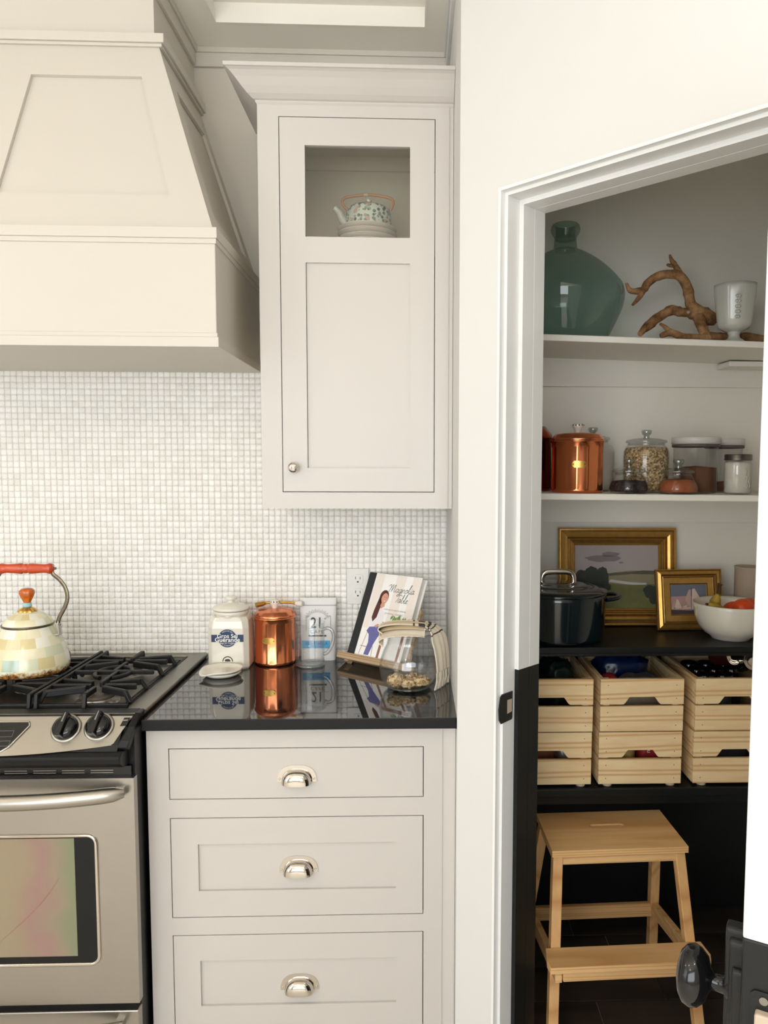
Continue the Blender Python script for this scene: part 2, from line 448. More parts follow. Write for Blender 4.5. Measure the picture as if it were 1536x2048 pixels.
# painted part of the kitchen's back wall above the mosaic
up = obj('painted_plaster', MB().box(-3.3, XR, -.004, 0, 1.86, CZ), cream, wb)
gb = obj('grout_bed', MB().box(-1.62, XR, -.0025, 0, .87, 1.86), grout, wb)
# mosaic tiles: pillow-shaped glass tiles, each standing proud of the grout
PT = .0197
def tile_mb(cx, cz, r, mb=None, flatk=1.0):
    mb = mb or MB(); h = PT/2-.0006; k = h-.0026; a, b, c = r.uniform(-.022, .022), r.uniform(-.022, .022), r.uniform(.85, 1.15)
    def y(x, z, d): return -.0025-d*c+(x*a+z*b)
    v = []
    for q, d in ((h, 0), (h, .0012), (k, .0027)):
        for sx, sz in ((-1, -1), (1, -1), (1, 1), (-1, 1)):
            v.append((cx+sx*q, y(sx*q, sz*q, d) if d else -.0012, cz+sz*q))
    v.append((cx, y(0, 0, .0031), cz))
    f = []
    for L in (0, 4):
        for i in range(4):
            j = (i+1) % 4; f.append((L+i, L+j, L+4+j, L+4+i))
    f += [(8+i, 8+(i+1) % 4, 12) for i in range(4)]
    mb.add(v, f, 0, True); return mb
protos = []
for i in range(8):
    q = tile_mb(0, 0, rnd); me = q.mesh('tile', [tilem]); q.fixn(me); protos.append(me)
cells = []
nx = int((XR+1.60)/PT)
for i in range(nx):
    x = XR-.0008-PT*(i+.5)
    for j in range(48):
        z = .9065+PT*(j+.5)
        if z > 1.425-PT/2+.02 and x > -.43: continue
        if z+PT/2 > 1.853: continue
        cells.append((x+rnd.uniform(-.0004, .0004), z+rnd.uniform(-.0004, .0004)))
OUT = (-.228, -.150, 1.083, 1.203)
cells = [c for c in cells if not (OUT[0]+.004 < c[0] < OUT[1]-.004 and OUT[2]+.004 < c[1] < OUT[3]-.004)]
cells.sort(key=lambda c: (abs(c[0]+.15)**2+(c[1]-1.38)**2) + (5 if c[1] < 1.13 else 0))
stuffmb = MB()
for k, (x, z) in enumerate(cells):
    if k < 300:
        o = bpy.data.objects.new('tile', protos[k % 8]); C.objects.link(o); o.parent = wb; o.location = (x, 0, z)
    else: tile_mb(x, z, rnd, stuffmb)
o = obj('tile', stuffmb, tilem, wb); o['kind'] = 'stuff'
# tan line under the hood, cleat boards and lower dark paint in the pantry are pieces of the same wall
obj('cleat_board', MB().box(.2, 1.28, -.014, 0, 1.811, 1.9055), pantw, wb, bevel=.001)
obj('cleat_board', MB().box(.2, 1.28, -.014, 0, 1.359, 1.449), pantw, wb, bevel=.001)
obj('lower_dark_paint', MB().box(.2, 1.28, -.0055, 0, -.006, .99), blackp, wb)

# short return wall and the angled pantry wall (plan polygons)
TR = .09                        # thickness of the return wall
TH = .141                       # depth of the doorway
q2 = math.sqrt(.5)
PL = lambda x, y, z: (x, y, z)
SW = -.545                      # front plane of the angled wall: x + y = SW
SB = SW+TH/q2                   # its back plane
DJ = .941                       # left edge of the opening: x - y = DJ
ZO = 2.178                      # opening height
def pd(s, d): return ((s+d)/2, (s-d)/2)
c0 = (XR, SW-XR)
DR = DJ+.0115*2+.665*2*q2
struct('wall_return', MB().prism([(XR, 0), (XR+TR, 0), (XR+TR, SB-(XR+TR)), c0], PL, -.06, 3.0), wallw, 'short white wall closing off the right end of the counter')
wd = MB(); gp_ = .008                                   # the rough opening is a little larger than the frame
wd.prism([c0, pd(SW, DJ-gp_), pd(SB, DJ-gp_), (XR+TR, SB-XR-TR)], PL, -.06, 3.0)
wd.prism([pd(SW, DJ-gp_), pd(SW, DR+gp_), pd(SB, DR+gp_), pd(SB, DJ-gp_)], PL, ZO+.006, 3.0)
wd.prism([pd(SW, DR+gp_), pd(SW, DR+.3), pd(SB, DR+.3), pd(SB, DR+gp_)], PL, -.06, 3.0)
struct('wall_pantry', wd, wallw, 'angled white wall with the open pantry doorway')
eR = pd(SW, DR+.3)
struct('wall_right', MB().box(eR[0], 3.0, eR[1], eR[1]+.1, -.06, 3.0).box(1.28, 1.36, eR[1]+.1, 0, -.06, 3.0), wallw, 'wall to the right of the pantry, turning along its far side')
struct('wall_east', MB().box(2.9, 3.0, -5.0, -4.4, 0, 3.0).box(2.9, 3.0, -2.2, eR[1], 0, 3.0).box(2.9, 3.0, -4.4, -2.2, 0, .88).box(2.9, 3.0, -4.4, -2.2, 2.24, 3.0), wallw, 'far right kitchen wall outside the frame')
ln = struct('pantry_bounce_lining', MB().box(1.274, 1.2795, -1.30, -.001, .0, 2.6).box(XR+TR, XR+TR+.004, -.54, -.001, 0, 2.6).prism([pd(SB, DJ+.004), pd(SB+.006, DJ+.004), (XR+TR+.004, -.53), (XR+TR+.004, -.54)], PL, 0, 2.6).box(XR+TR, 1.28, -1.3, 0, 2.6, 2.62), pantw, 'pale lining added on the pantry sides and ceiling to bounce light')  # lining added to throw more light back inside the pantry
# left and rear walls with window openings
wl = MB(); Y0, Y1, Z0, Z1 = -4.3, -2.0, .92, 2.28
wl.box(-3.4, -3.3, -5.0, Y0, 0, 3).box(-3.4, -3.3, Y1, 0, 0, 3).box(-3.4, -3.3, Y0, Y1, 0, Z0).box(-3.4, -3.3, Y0, Y1, Z1, 3)
struct('wall_left', wl, wallw, 'left kitchen wall with a window, outside the frame')
wr = MB(); A0, A1 = -2.4, .9
wr.box(-3.4, A0, -5.1, -5, 0, 3).box(A1, 3.0, -5.1, -5, 0, 3).box(A0, A1, -5.1, -5, 0, .93).box(A0, A1, -5.1, -5, 2.27, 3)
struct('wall_front', wr, wallw, 'kitchen wall behind the camera with a window')
w1 = struct('window_1', MB().box(-3.36, -3.31, Y0, Y0+.05, Z0, Z1).box(-3.36, -3.31, Y1-.05, Y1, Z0, Z1).box(-3.36, -3.31, Y0, Y1, Z0, Z0+.05).box(-3.36, -3.31, Y0, Y1, Z1-.05, Z1).box(-3.36, -3.31, -3.17, -3.13, Z0, Z1), trimw, 'white framed kitchen window in the left wall')
obj('pane', MB().box(-3.338, -3.334, Y0+.05, Y1-.05, Z0+.05, Z1-.05), pane_g, w1)
w2 = struct('window_2', MB().box(A0, A0+.05, -5.07, -5.02, .93, 2.27).box(A1-.05, A1, -5.07, -5.02, .93, 2.27).box(A0, A1, -5.07, -5.02, .93, .98).box(A0, A1, -5.07, -5.02, 2.22, 2.27).box(-.77, -.73, -5.07, -5.02, .93, 2.27), trimw, 'white framed window in the wall behind the camera')
obj('pane', MB().box(A0+.05, A1-.05, -5.047, -5.043, .98, 2.22), pane_g, w2)
w3 = struct('fill_window', MB().box(2.92, 2.97, -4.4, -4.35, .88, 2.24).box(2.92, 2.97, -2.25, -2.2, .88, 2.24).box(2.92, 2.97, -4.4, -2.2, .88, .93).box(2.92, 2.97, -4.4, -2.2, 2.19, 2.24), trimw, 'white framed window added unseen in the far right wall for fill light')  # unseen window added to go with the fill light from the right
obj('pane', MB().box(2.943, 2.947, -4.35, -2.25, .93, 2.19), pane_g, w3)
fl = struct('floor', MB().box(-3.4, 3.0, -5.0, 0, -.06, -.006), kfloor, 'floor of the kitchen and pantry')
for r in range(11):                                   # dark boards in the pantry, each its own piece
    y1 = -.005-.152*r; xs = [.2, .53+.31*((r*7) % 3)/3, 1.275]
    for xa, xb in zip(xs, xs[1:]):
        lo = max(xa, SB-(y1-.15)+.0) if y1 < -.25 else xa
        lo = max(xa, (SW+.03)-(y1-.15))
        if xb-lo > .04: obj('plank', MB().box(lo, xb-.0025, y1-.1495, y1, -.006, .0+rnd.uniform(-.0006, .0006)), floorm, fl, bevel=.0015)
# ceiling with a shallow coffer, crown bands
KX0, KX1, KY0, KY1 = -.597, .035, -1.15, -.150
cm = MB(); T = CZ+.06
cm.box(-3.4, KX0, -5, 0, CZ, T).box(KX1, 3.0, -5, 0, CZ, T).box(KX0, KX1, KY1, 0, CZ, T).box(KX0, KX1, -5, KY0, CZ, T)
cl = struct('ceiling', cm, ceilw, 'painted ceiling with a shallow recessed coffer')
obj('coffer_panel', MB().box(KX0-.01, KX1+.01, KY0-.01, KY1+.01, T, T+.02), ceilw, cl)
t = .006
obj('coffer_moulding', MB().box(KX0, KX1, KY1-t, KY1+.001, CZ-.001, CZ+.032).box(KX0, KX0+t, KY0+t, KY1-t, CZ-.001, CZ+.032).box(KX1-t, KX1, KY0+t, KY1-t, CZ-.001, CZ+.032).box(KX0, KX1, KY0, KY0+t, CZ-.001, CZ+.032), ceilw, cl)
struct('trim_1', MB().box(-.70, XR, -.016, -.004, 2.803, CZ).box(-.70, XR, -.022, -.004, 2.844, CZ), cream, 'flat band of trim where back wall meets ceiling', bevel=.001)
struct('trim_2', MB().box(XR-.010, XR, -.60, -.022, 2.803, CZ).box(XR-.016, XR, -.60, -.022, 2.844, CZ), wallw, 'flat band of trim along top of the short return wall', bevel=.001)

# pantry doorway: casing swept round the opening, jamb lining white above and black below
def wallp(d, z, o): return (pd(SW, d)[0]-o*q2, pd(SW, d)[1]-o*q2, z)      # o = distance out of the wall
def sweep(prof, z0, head=True, ztop=None):              # prof: (inset into the opening, depth out of the wall)
    mb = MB(); rows = []
    for w, o in prof:
        e = w/q2; zt_ = ZO-w
        rows.append([wallp(DJ+e, z0, o), wallp(DJ+e, ztop or zt_, o), wallp(DR-e, ztop or zt_, o), wallp(DR-e, z0, o)])
    n = len(prof); v = [p for r in rows for p in r]
    f = [(a*4+i, a*4+i+1, (a+1)*4+i+1, (a+1)*4+i) for a in range(n-1) for i in (range(3) if head else (0, 2))]
    return mb.add(v, f, 0)
ZB = 1.05
dc = struct('trim_3', sweep([(-.007, .0006), (0, .0006), (0, -.016), (.0081, -.016), (.0081, -.0615)], 0), trimw, 'stepped white frame of the pantry doorway', recalc=False)
obj('jamb', sweep([(.0081, -.061), (.0198, -.061), (.0198, -.105), (.0202, -.105), (.0202, -.146)], ZB), trimw, dc, recalc=False)
jb = obj('jamb', sweep([(.0081, -.061), (.0198, -.061), (.0198, -.105), (.0202, -.105), (.0202, -.146)], 0, False, ZB), blackp, dc, recalc=False)
jb['label'] = 'lower jamb painted black'
# strike plate on the rebate with its opening
def sp(o, z, k): p = wallp(DJ+(.0081+k)/q2, z, o); return p
zc = .962
outl = [(-.050, zc-.030), (-.047, zc-.034), (-.006, zc-.036), (.001, zc-.026), (.003, zc), (-.003, zc+.030), (-.010, zc+.036), (-.050, zc+.036)]
k = obj('strike_plate', MB().prism(outl, lambda a, b, d: sp(a, b, d), .0005, .003), black_gloss, dc)
obj('strike_hole', MB().prism([(-.047, zc-.014), (-.047, zc+.018), (-.029, zc+.018), (-.029, zc-.016)], lambda a, b, d: sp(a, b, d), .002, .0034), beige, k)

# pantry door leaf, swung out towards the room
F = Vector((.349, -1.760, 0)); H = Vector((*pd(SW+.022, DR-.0115), 0))
u = (H-F); L = u.length; u.normalize(); vv = Vector((u.y, -u.x, 0))
DT = .044
def dl(a, b, z): p = F+u*a+vv*b; return (p.x, p.y, z)
def slab(a0, a1, b0, b1, z0, z1, mb): return mb.prism([(a0, b0), (a1, b0), (a1, b1), (a0, b1)], lambda a, b, z: dl(a, b, z), z0, z1)
def leaf(z0, z1, rails):
    mb = MB(); slab(0, .10, 0, DT, z0, z1, mb); slab(L-.1, L-.012, 0, DT, z0, z1, mb); slab(.1, L-.1, .010, DT-.010, z0, z1, mb)
    for a, b in rails: slab(.1, L-.1, 0, DT, a, b, mb)
    return mb
dr = struct('door_1', leaf(ZB, 2.12, [(2.0, 2.12), (ZB, ZB+.06)]), M('white_door_paint', (214, 216, 218), .4, var=.01), 'open pantry door seen edge-on at right, white above and black below', bevel=.002)
lo = obj('lower_leaf', leaf(.012, ZB, [(.012, .2), (ZB-.07, ZB)]), blackp, dr, bevel=.002); lo['label'] = 'lower half of door painted black'
def onface(a, z, o): return dl(a, -o, z)                # o = out of the left face
mb = MB(); mb.prism(rrect(.018, .062, .80, 1.000, .006), lambda a, z, o: onface(a, z, o), 0, .012).prism(rrect(.024, .056, .79, 1.03, .008), lambda a, z, o: onface(a, z, o), .0, .016).prism(rrect(.030, .050, .79, 1.04, .006), lambda a, z, o: onface(a, z, o), .0, .021)
obj('knob_backplate', mb, blackm, dr, bevel=.002)
kz, ka = .9642, .040
kp = [(.017, .010), (.015, .018), (.010, .022), (.009, .034), (.013, .037), (.025, .041), (.0325, .049), (.035, .056), (.033, .064), (.025, .070), (.012, .073), (.0, .0735)]
mb = MB(); v = []; n = 28
for r, o in kp:
    for i in range(n):
        a = 2*PI*i/n; v.append(onface(ka+r*.86*math.cos(a), kz+r*math.sin(a), o))
mb.add(v, [(a*n+i, a*n+(i+1) % n, (a+1)*n+(i+1) % n, (a+1)*n+i) for a in range(len(kp)-1) for i in range(n)], 0, True)
obj('knob', mb, black_gloss, dr)
def onedge(b, z, o): return dl(-o, b, z)
mb = MB().prism(rrect(.010, .036, .88, .998, .006), lambda b, z, o: onedge(b, z, o), 0, .002)
lp = obj('latch_plate', mb, blackm, dr)
obj('latch_bolt', MB().prism(rrect(.015, .031, .950, .978, .003), lambda b, z, o: onedge(b, z, o), 0, .011), beige, lp, bevel=.002)
mb = MB(); v = []
mb.prism(circ(.023, .989, .0045, 12), lambda b, z, o: onedge(b, z, o), .001, .0032); obj('screw', mb, steel_dark, lp)

# warm lamps with clear globes, added to brighten the ceiling, the light in each lamp's own builder (all outside the frame)
def added_ceiling_lamp(x, y, where):
    t = thing('added_ceiling_lamp', 'added unseen warm ceiling lamp with a clear glass globe '+where, 'lamp', (x, y, CZ))
    obj('canopy', MB().lathe([(0, -.022), (.03, -.022), (.06, -.014), (.065, 0)], 32), brass, t, local=True)
    obj('stem', MB().tube([(0, 0, -.02), (0, 0, -.20)], .008, 12), brass, t, local=True)
    obj('globe', MB().lathe([(.03, -.19), (.06, -.21), (.105, -.26), (.12, -.31), (.105, -.365), (.06, -.41), (0, -.43)], 32), clear_g, t, local=True)
    d = bpy.data.lights.new('added_lamp_light', 'POINT'); d.shadow_soft_size = .05; d.energy = LAMP_W; d.color = (1.0, .86, .68)
    l = bpy.data.objects.new('bulb', d); C.objects.link(l); l.parent = t; l.location = (0, 0, -.31)
for (x, y), w in zip(LAMPS, ('near the left wall', 'above the stove side of the room', 'in front of the pantry', 'behind the camera')): added_ceiling_lamp(x, y, w)

# ================================================================== RANGE HOOD
HX0, HX1 = -1.640, -.5055
hd = thing('range_hood', 'cream wooden range hood with tapered panelled canopy over the stove', 'range hood', (-1.07, -.28, 1.848))
obj('apron', MB().box(HX0, HX1, -.5445, -.001, 1.858, 2.13), cream, hd, bevel=.002)
obj('bottom_trim', MB().box(HX0-.006, -.4995, -.5505, -.001, 1.848, 1.873).box(HX0-.002, -.5025, -.5475, -.001, 1.873, 1.884), cream, hd, bevel=.0012)
obj('waist_trim', MB().box(HX0-.006, -.4995, -.5505, -.001, 2.119, 2.146).box(HX0-.003, -.5020, -.548, -.001, 2.106, 2.119), cream, hd, bevel=.0012)
# canopy: lower and upper rectangles
lX0, lX1, lY, lZ = -1.628, -.5135, -.532, 2.146
uX0, uX1, uY, uZ = -1.457, -.684, -.394, 2.664
mb = MB(); i_ = .010
v = [(lX0+i_, lY+i_, lZ), (lX1-i_, lY+i_, lZ), (lX1-i_, -.001, lZ), (lX0+i_, -.001, lZ), (uX0+i_, uY+i_, uZ), (uX1-i_, uY+i_, uZ), (uX1-i_, -.001, uZ), (uX0+i_, -.001, uZ)]
mb.add(v, [(0, 1, 5, 4), (1, 2, 6, 5), (2, 3, 7, 6), (3, 0, 4, 7), (4, 5, 6, 7), (0, 3, 2, 1)], 0)
obj('canopy', mb, cream, hd)
def front(x, z, o):           # x on the sloped front, z height, o outwards
    k = (z-lZ)/(uZ-lZ); n = Vector((0, -(uZ-lZ), (uY-lY))).normalized()
    y = lY+(uY-lY)*k; return (x, y-.0+n.y*(o-.009), z+n.z*(o-.009))
def ex(z): return lX1+(uX1-lX1)*(z-lZ)/(uZ-lZ)
def pr(z): return -.604+(-.7229+.604)*(z-2.14)/(2.573-2.14)      # right panel edge
def pl(z): return -1.096+(-1.0085+1.096)*(z-2.14)/(2.573-2.14)
zt, zb = 2.571, 2.238
mir = lambda x: -2.14-x
mb = MB()
mb.prism([(mir(ex(zt)), zt), (ex(zt), zt), (ex(uZ), uZ), (mir(ex(uZ)), uZ)], front, 0, .009)
mb.prism([(mir(ex(lZ)), lZ), (ex(lZ), lZ), (ex(zb), zb), (mir(ex(zb)), zb)], front, 0, .009)
mb.prism([(pr(zb), zb), (ex(zb), zb), (ex(zt), zt), (pr(zt), zt)], front, 0, .009)
mb.prism([(mir(ex(zb)), zb), (mir(pr(zb)), zb), (mir(pr(zt)), zt), (mir(ex(zt)), zt)], front, 0, .009)
mb.prism([(min(mir(pl(zb)), pl(zb)), zb), (max(mir(pl(zb)), pl(zb)), zb), (pl(zt), zt), (mir(pl(zt)), zt)], front, 0, .009)
obj('front_frame', mb, cream, hd)
def side(y, z, o):
    n = Vector(((uZ-lZ), 0, -(uX1-lX1))).normalized(); return (ex(z)+n.x*(o-.009), y, z+n.z*(o-.009))
def ey(z): return lY+(uY-lY)*(z-lZ)/(uZ-lZ)
mb = MB(); fw = .075
mb.prism([(ey(zt), zt), (-.001, zt), (-.001, uZ), (ey(uZ), uZ)], side, 0, .009)
mb.prism([(ey(lZ), lZ), (-.001, lZ), (-.001, zb-.04), (ey(zb-.04), zb-.04)], side, 0, .009)
mb.prism([(ey(zb-.04), zb-.04), (ey(zb-.04)+fw, zb-.04), (ey(zt)+fw, zt), (ey(zt), zt)], side, 0, .009)
mb.prism([(-.07, zb-.04), (-.001, zb-.04), (-.001, zt), (-.07, zt)], side, 0, .009)
obj('side_frame', mb, cream, hd)
obj('neck_trim', MB().box(uX0-.016, -.6655, -.4105, -.001, 2.664, 2.687).box(uX0-.010, -.6725, -.404, -.001, 2.656, 2.664), cream, hd, bevel=.0012)
obj('chimney', MB().box(-1.44, -.70, -.378, -.001, 2.687, CZ-.001), cream, hd)
obj('chimney_band', MB().box(-.70, -.690, -.378, -.022, 2.803, CZ-.001).box(-.69, -.684, -.378, -.022, 2.844, CZ-.001), cream, hd, bevel=.001)

# ================================================================== UPPER CABINET
UY = -.35; X0, X1 = -.4345, XR-.001; Zb, Zt = 1.424, 2.548
dX0, dX1, dZ0, dZ1 = -.3765, .0575, 1.4705, 2.5075
uc = thing('upper_cabinet', 'tall cream wall cabinet with small glass window in its door', 'cabinet', (-.16, UY/2, Zb))
tk = .018
obj('carcass', MB().box(X0, X0+tk, UY+.02, -.006, Zb+.006, Zt).box(X1-tk, X1, UY+.02, -.006, Zb+.006, Zt).box(X0+tk, X1-tk, UY+.02, -.006, Zt-tk, Zt).box(X0+tk, X1-tk, UY+.02, -.006, Zb+.006, Zb+.006+tk).box(X0+tk, X1-tk, -.018, -.006, Zb+.02, Zt-tk).box(X0+tk, X1-tk, -.028, -.018, 2.487, Zt-tk), cream_dim, uc)
obj('shelf', MB().box(X0+tk, X1-tk, UY+.03, -.018, 2.142, 2.160), cream_dim, uc)
ff = obj('face_frame', MB().box(X0, dX0, UY, UY+.02, Zb, Zt).box(dX1, X1, UY, UY+.02, Zb, Zt).box(dX0, dX1, UY, UY+.02, dZ1, Zt).box(dX0, dX1, UY, UY+.02, Zb, dZ0), cabw, uc)
obj('filler_bead', MB().box(.0935, .0965, UY-.003, UY+.001, Zb+.004, Zt-.004), cabw, ff, bevel=.0008)
g = .0022
a0, a1, b0, b1 = dX0+g, dX1-g, dZ0+g, dZ1-g
gx0, gx1, gz0, gz1 = -.305, -.0132, 2.1846, 2.4316
px0, px1, pz0, pz1 = -.304, -.0130, 1.540, 2.114
dm = MB().box(a0, gx0, UY, UY+.02, b0, b1).box(gx1, a1, UY, UY+.02, b0, b1).box(gx0, gx1, UY, UY+.02, gz1, b1).box(gx0, gx1, UY, UY+.02, pz1, gz0).box(gx0, gx1, UY, UY+.02, b0, pz0)
door = obj('door', dm, cabw, uc)
obj('panel', MB().box(px0, px1, UY+.008, UY+.016, pz0, pz1), cabw, door)
obj('pane', MB().box(gx0, gx1, UY+.009, UY+.012, gz0, gz1), pane_g, door)
kn = MB(); kp = [(.009, 0), (.0085, .003), (.0055, .006), (.005, .012), (.0095, .015), (.0135, .0195), (.0150, .0245), (.0135, .0295), (.008, .0325), (0, .0335)]
kn.lathe(kp, 28); kn.xf(Matrix.Translation((-.3423, UY, 1.541)) @ Matrix.Rotation(PI/2, 4, 'X')); obj('knob', kn, chrome, door)
# crown, mitred round the left corner
cp = [(0, 2.538), (.004, 2.5425), (.004, 2.547), (.010, 2.549), (.022, 2.558), (.036, 2.572), (.050, 2.588), (.062, 2.599), (.069, 2.603), (.0735, 2.604), (.0735, 2.6135), (0, 2.6135)]
v = []
for p, z in cp: v += [(X1, UY-p, z), (X0-p, UY-p, z), (X0-p, -.006, z)]
n = len(cp); fcs = [(a*3+i, a*3+i+1, (a+1)*3+i+1, (a+1)*3+i) for a in range(n-1) for i in range(2)]
fcs += [tuple(a*3 for a in range(n)), tuple(a*3+2 for a in range(n))[::-1]]
obj('crown', MB().add(v, fcs).box(X0, X1, UY, -.006, Zt, 2.6135), cabw, uc)

# plates and teapot on the shelf behind the glass
PX, PYY, PZ = -.1415, -.185, 2.160
ordn = ['lowest', 'second lowest', 'third from the bottom', 'third from the top', 'second from the top', 'topmost']
pp = [(0, .003), (.04, .003), (.043, 0), (.048, 0), (.052, .004), (.074, .010), (.0885, .0190), (.0890, .0205), (.0865, .0212), (.072, .0135), (.05, .0075), (0, .0065)]
pmb = MB().lathe(pp, 48); pme = None
for k in range(6):
    if k == 0: o = obj('plate', pmb, platew, None, loc=(PX, PYY, PZ)); pme = o.data
    else: o = bpy.data.objects.new('plate', pme); C.objects.link(o); o.location = (PX+rnd.uniform(-.002, .002), PYY, PZ+0.0150*k)
    tag(o, 'cream plate %s of the stack behind the cabinet glass' % ordn[k], 'plate', 'plates stacked in the glass cabinet')
tz = PZ+.0150*5+.0075
tp = thing('teapot', 'floral teapot with bamboo handle on the plate stack in the cabinet', 'teapot', (-.139, PYY, tz))
obj('body', MB().lathe([(0, 0), (.056, 0), (.066, .004), (.070, .012), (.0695, .03), (.068, .055), (.065, .068), (.055, .076), (.035, .080)], 44), teapotm, tp, local=True)
obj('lid', MB().lathe([(.036, .079), (.034, .083), (.02, .088), (.008, .089), (.007, .093), (.011, .097), (.008, .101), (0, .102)], 32), teapotm, tp, local=True)
obj('spout', MB().tube(smooth_path([(-.060, -.005, .022), (-.078, -.006, .040), (-.086, -.007, .058), (-.100, -.008, .072)]), [.016, .015, .014, .013, .012, .0115, .011, .0105, .010, .0095, .009, .009, .010], 14), milkg, tp, local=True)
hpts = smooth_path([(-.060, 0, .066), (-.078, 0, .088), (-.072, 0, .104), (-.045, 0, .111), (0, 0, .115), (.045, 0, .111), (.070, 0, .103), (.074, 0, .088), (.062, 0, .066)])
hd2 = obj('handle', MB().tube(hpts, .0042, 10), rattan, tp, local=True)
obj('cane_wrap', MB().tube([(-.014, 0, .1148), (-.002, 0, .1154)], .0056, 12), beige, hd2, local=True)
obj('lug', MB().lump((.064, 0, .064), (.006, .006, .008), .05), milkg, tp, local=True)

# ================================================================== LOWER CABINET, COUNTER
LY = -.60; lz0, lz1 = .075, .8745
lX0, lX1 = -.690, XR-.001
lc = thing('base_cabinet', 'cream base cabinet with three drawers under the black counter', 'cabinet', (-.29, -.3, 0))
dx0, dx1 = -.6345, .0250
obj('carcass', MB().box(lX0, lX0+.018, LY+.02, -.005, 0, lz1).box(lX1-.018, lX1, LY+.02, -.005, 0, lz1).box(lX0+.018, lX1-.018, -.02, -.005, 0, lz1).box(lX0+.018, lX1-.018, LY+.03, -.02, lz0, lz0+.018).box(lX0+.018, lX1-.018, LY+.06, LY+.075, 0, lz0), cabw, lc)
DRW = [(.6805, .8170), (.3600, .6315), (.0420, .3125)]
fr = MB().box(lX0, dx0, LY, LY+.02, .0, lz1).box(dx1, lX1, LY, LY+.02, 0, lz1)
edges = [lz1]+[e for d in DRW for e in (d[1], d[0])]+[0]
for i in range(0, 8, 2): fr.box(dx0, dx1, LY, LY+.02, edges[i+1], edges[i])
ff = obj('face_frame', fr, cabw, lc)
obj('corner_bead', MB().box(.0715, .0745, LY-.003, LY+.001, .01, lz1-.003), cabw, ff, bevel=.0008)
def cup_pull(x, z, parent):
    Y = LY; fm = MB()
    out = [(x+.051*(abs(math.cos(t))**.75)*(1 if math.cos(t) > 0 else -1), z-.021+.044*math.sin(t)**.8) for t in [PI*i/28 for i in range(29)]]
    inn = [(x+.030*math.cos(t), z-.021+.030*math.sin(t)) for t in [PI*i/28 for i in range(29)]]
    n = 29; v = []
    for o in (0, .0025):
        v += [(a, Y-o, b) for a, b in out]+[(a, Y-o, b) for a, b in inn]
    f = [(i, i+1, n+i+1, n+i) for i in range(n-1)]+[(2*n+i, 2*n+i+1, 3*n+i+1, 3*n+i) for i in range(n-1)]
    f += [(i, i+1, 2*n+i+1, 2*n+i) for i in range(n-1)]+[(n+i, n+i+1, 3*n+i+1, 3*n+i) for i in range(n-1)]+[(0, n, 3*n, 2*n), (n-1, 2*n-1, 4*n-1, 3*n-1)]
    fm.add(v, f)
    def cup(uu, w):                                     # half dome, open underneath
        t = PI*uu; ph = PI/2*w; kk = abs(math.cos(ph))**.55
        return (x+.040*(abs(math.cos(t))**.8)*(1 if math.cos(t) > 0 else -1)*kk, Y-.027*math.sin(ph)**.8, z-.021+.034*math.sin(t)**.9*kk-.004*math.sin(ph))
    fm.grid(cup, 25, 12)
    for sx in (-1, 1): fm.lump((x+sx*.0445, Y-.0028, z-.013), (.003, .0015, .003), 0, n=1)
    return obj('cup_pull', fm, chrome, parent, solid=0)
for k, (z0, z1) in enumerate(DRW):
    mb = MB(); e = .0022; p0, p1, q0, q1 = dx0+e, dx1-e, z0+e, z1-e
    if k == 0: mb.box(p0, p1, LY, LY+.02, q0, q1)
    else:
        ix0, ix1, iz0, iz1 = -.5640, -.0478, z0+.0725, z1-.0720
        mb.box(p0, ix0, LY, LY+.02, q0, q1).box(ix1, p1, LY, LY+.02, q0, q1).box(ix0, ix1, LY, LY+.02, iz1, q1).box(ix0, ix1, LY, LY+.02, q0, iz0).box(ix0, ix1, LY+.008, LY+.02, iz0, iz1)
    d = obj('drawer', mb, cabw, lc)
    cp_ = cup_pull(-.3045, (.7473, .4985, .1724)[k], d)
    if k: cp_.location = (0, .008, 0)                    # sits on the recessed panel
obj('gap_shade_sheet', MB().box(dx0, dx1, LY+.022, LY+.026, .04, .82), gap_shade, lc)  # dark sheet behind the drawers, the shade in their gaps set as colour
ct = MB().box(-.690, XR-.0005, -.6355, -.007, .8755, .905)
ct.box(XR-.002, XR+.003, -.6355, c0[1]+.012, .8755, .905)
edge_g = M('honed_black_granite_edge', (20, 20, 20), .5, var=.5, vs=700, spec=.25)
o_ = obj('countertop', ct, [granite, edge_g], None, bevel=.003)
for p_ in o_.data.polygons:
    if p_.normal.y < -.9: p_.material_index = 1
tag(o_, 'polished black granite countertop to the right of the stove', 'countertop')

# outlet on the mosaic
ol = thing('wall_outlet', 'white double power outlet on the mosaic behind the cookbook', 'outlet', (-.189, -.004, 1.143))
obj('cover_plate', MB().prism(rrect(-.0365, .0365, -.060, .060, .004), lambda a, b, d: (a, -d, b), 0, .0075), outletw, ol, local=True, bevel=.001)
for zz in (.0235, -.0235):
    rc = obj('receptacle', MB().prism(rrect(-.0175, .0175, zz-.017, zz+.017, .010), lambda a, b, d: (a, -d, b), .005, .0092), outletw, ol, local=True, bevel=.0006)
    mb = MB(); fn = lambda a, b, d: (a, -d, b)
    mb.prism([(-.0085, zz+.0005), (-.0065, zz+.0005), (-.0065, zz+.0095), (-.0085, zz+.0095)], fn, .009, .0095).prism([(.0065, zz+.0005), (.0085, zz+.0005), (.0085, zz+.0085), (.0065, zz+.0085)], fn, .009, .0095).prism(circ(0, zz-.008, .003, 12), fn, .009, .0095)
    obj('slot', mb, inkp, rc, local=True)

